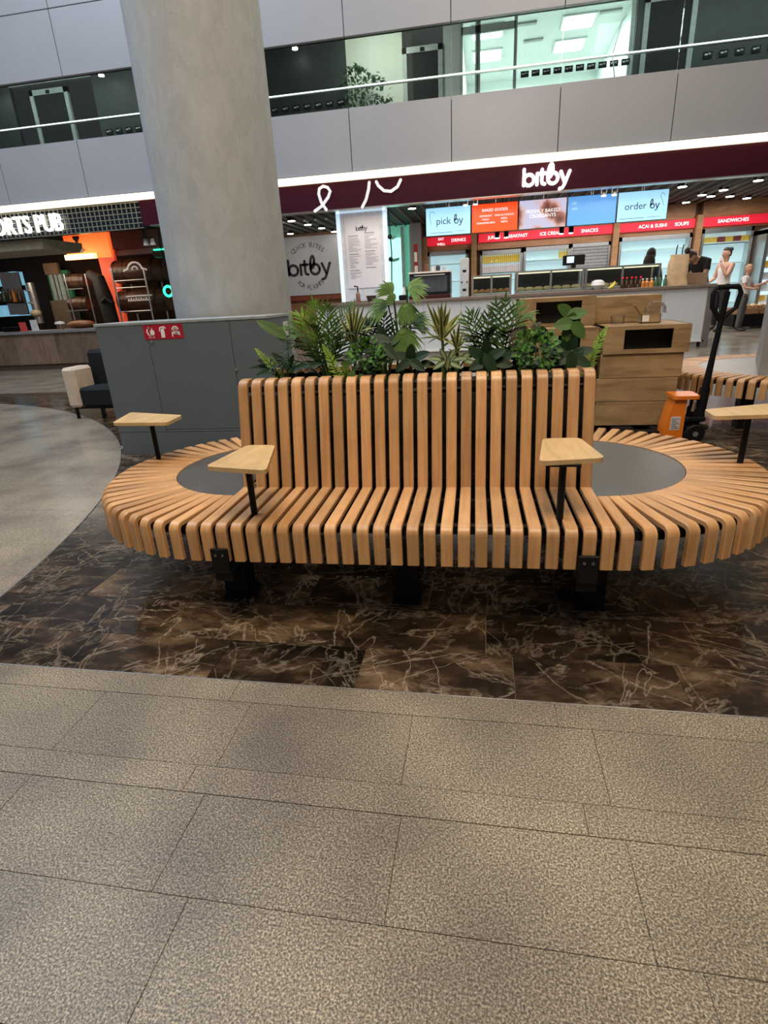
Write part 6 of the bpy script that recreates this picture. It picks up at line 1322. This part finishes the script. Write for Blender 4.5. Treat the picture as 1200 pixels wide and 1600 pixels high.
C_BLK = mat('black_cloth', (0.010, 0.010, 0.012), 0.8); C_TEAL = mat('dark_teal_cloth', (0.01, 0.03, 0.035), 0.8); C_WHT = mat('white_cloth', (0.72, 0.68, 0.66), 0.75, var=0.04); C_GREY = mat('grey_cloth', (0.11, 0.11, 0.11), 0.8); C_JEAN = mat('pale_blue_cloth', (0.30, 0.36, 0.55), 0.8, var=0.2, scale=30); C_SHOE = mat('dark_shoe', (0.03, 0.025, 0.022), 0.6)
# worker with long dark hair behind the counter, seen from behind and turned right
person('worker with long black hair in dark clothes standing behind the display cases', (3.66, 11.0, 0), 2.45, 1.80, {'elr': (-0.22, -0.03, 1.12), 'wrr': (-0.15, -0.22, 1.05), 'pmr': (-0.12, -0.28, 1.05), 'ell': (0.22, -0.03, 1.12), 'wrl': (0.15, -0.22, 1.05), 'pml': (0.12, -0.28, 1.05)},
       [('top', C_TEAL, TORSO+LONG, 0.010), ('trousers', C_BLK, LEGS, 0.010), ('shoes', C_SHOE, SHOE, 0.008)], (HAIRD, 'long'))
# person bending forward in black, dark topknot
person('person in black top bending forward over the counter behind the paper bag', (4.72, 11.1, 0), -0.9, 1.92,
       {'wst': (0, -0.02, 1.08), 'chs': (0, -0.08, 1.24), 'upc': (0, -0.16, 1.35), 'nck': (0, -0.24, 1.40), 'hd0': (0, -0.30, 1.42), 'hd1': (0, -0.37, 1.43), 'hd2': (0, -0.41, 1.48), 'face': (0, -0.7, -0.7),
        'shr': (-0.17, -0.15, 1.34), 'shl': (0.17, -0.15, 1.34), 'elr': (-0.21, -0.22, 1.08), 'ell': (0.21, -0.22, 1.08), 'wrr': (-0.13, -0.40, 1.0), 'wrl': (0.13, -0.40, 1.0), 'pmr': (-0.09, -0.46, 0.98), 'pml': (0.09, -0.46, 0.98)},
       [('top', C_BLK, TORSO+SLV, 0.012), ('trousers', C_JEAN, LEGS, 0.010), ('shoes', C_SHOE, SHOE, 0.008)], (mat('dark_brown_hair', (0.035, 0.014, 0.010), 0.5), 'topknot'))
# woman in a white tank top, hand at her face, turned to the left
person('woman in white sleeveless top with dark bun holding a hand to her mouth', (5.80, 12.9, 0), -1.15, 1.80,
       {'ell': (0.21, -0.15, 1.15), 'wrl': (0.10, -0.22, 1.41), 'pml': (0.055, -0.185, 1.475), 'elr': (-0.22, -0.04, 1.11), 'wrr': (-0.16, -0.24, 1.04), 'pmr': (-0.12, -0.30, 1.05)},
       [('top', C_WHT, TORSO, 0.014), ('trousers', C_BLK, LEGS, 0.012), ('shoes', C_SHOE, SHOE, 0.008)], (HAIRD, 'bun'))
# fair haired child in white
person('fair haired child in white tee and grey trousers reaching toward the fridge', (6.22, 12.7, 0), 0.9, 1.42,
       {'elr': (-0.22, -0.06, 1.14), 'wrr': (-0.16, -0.26, 1.10), 'pmr': (-0.13, -0.32, 1.11), 'ell': (0.26, -0.12, 1.15), 'wrl': (0.24, -0.34, 1.22), 'pml': (0.23, -0.41, 1.25)},
       [('top', C_WHT, TORSO+SLV, 0.014), ('trousers', C_GREY, LEGS, 0.012), ('shoes', C_SHOE, SHOE, 0.008)], (HAIRB, 'short'))
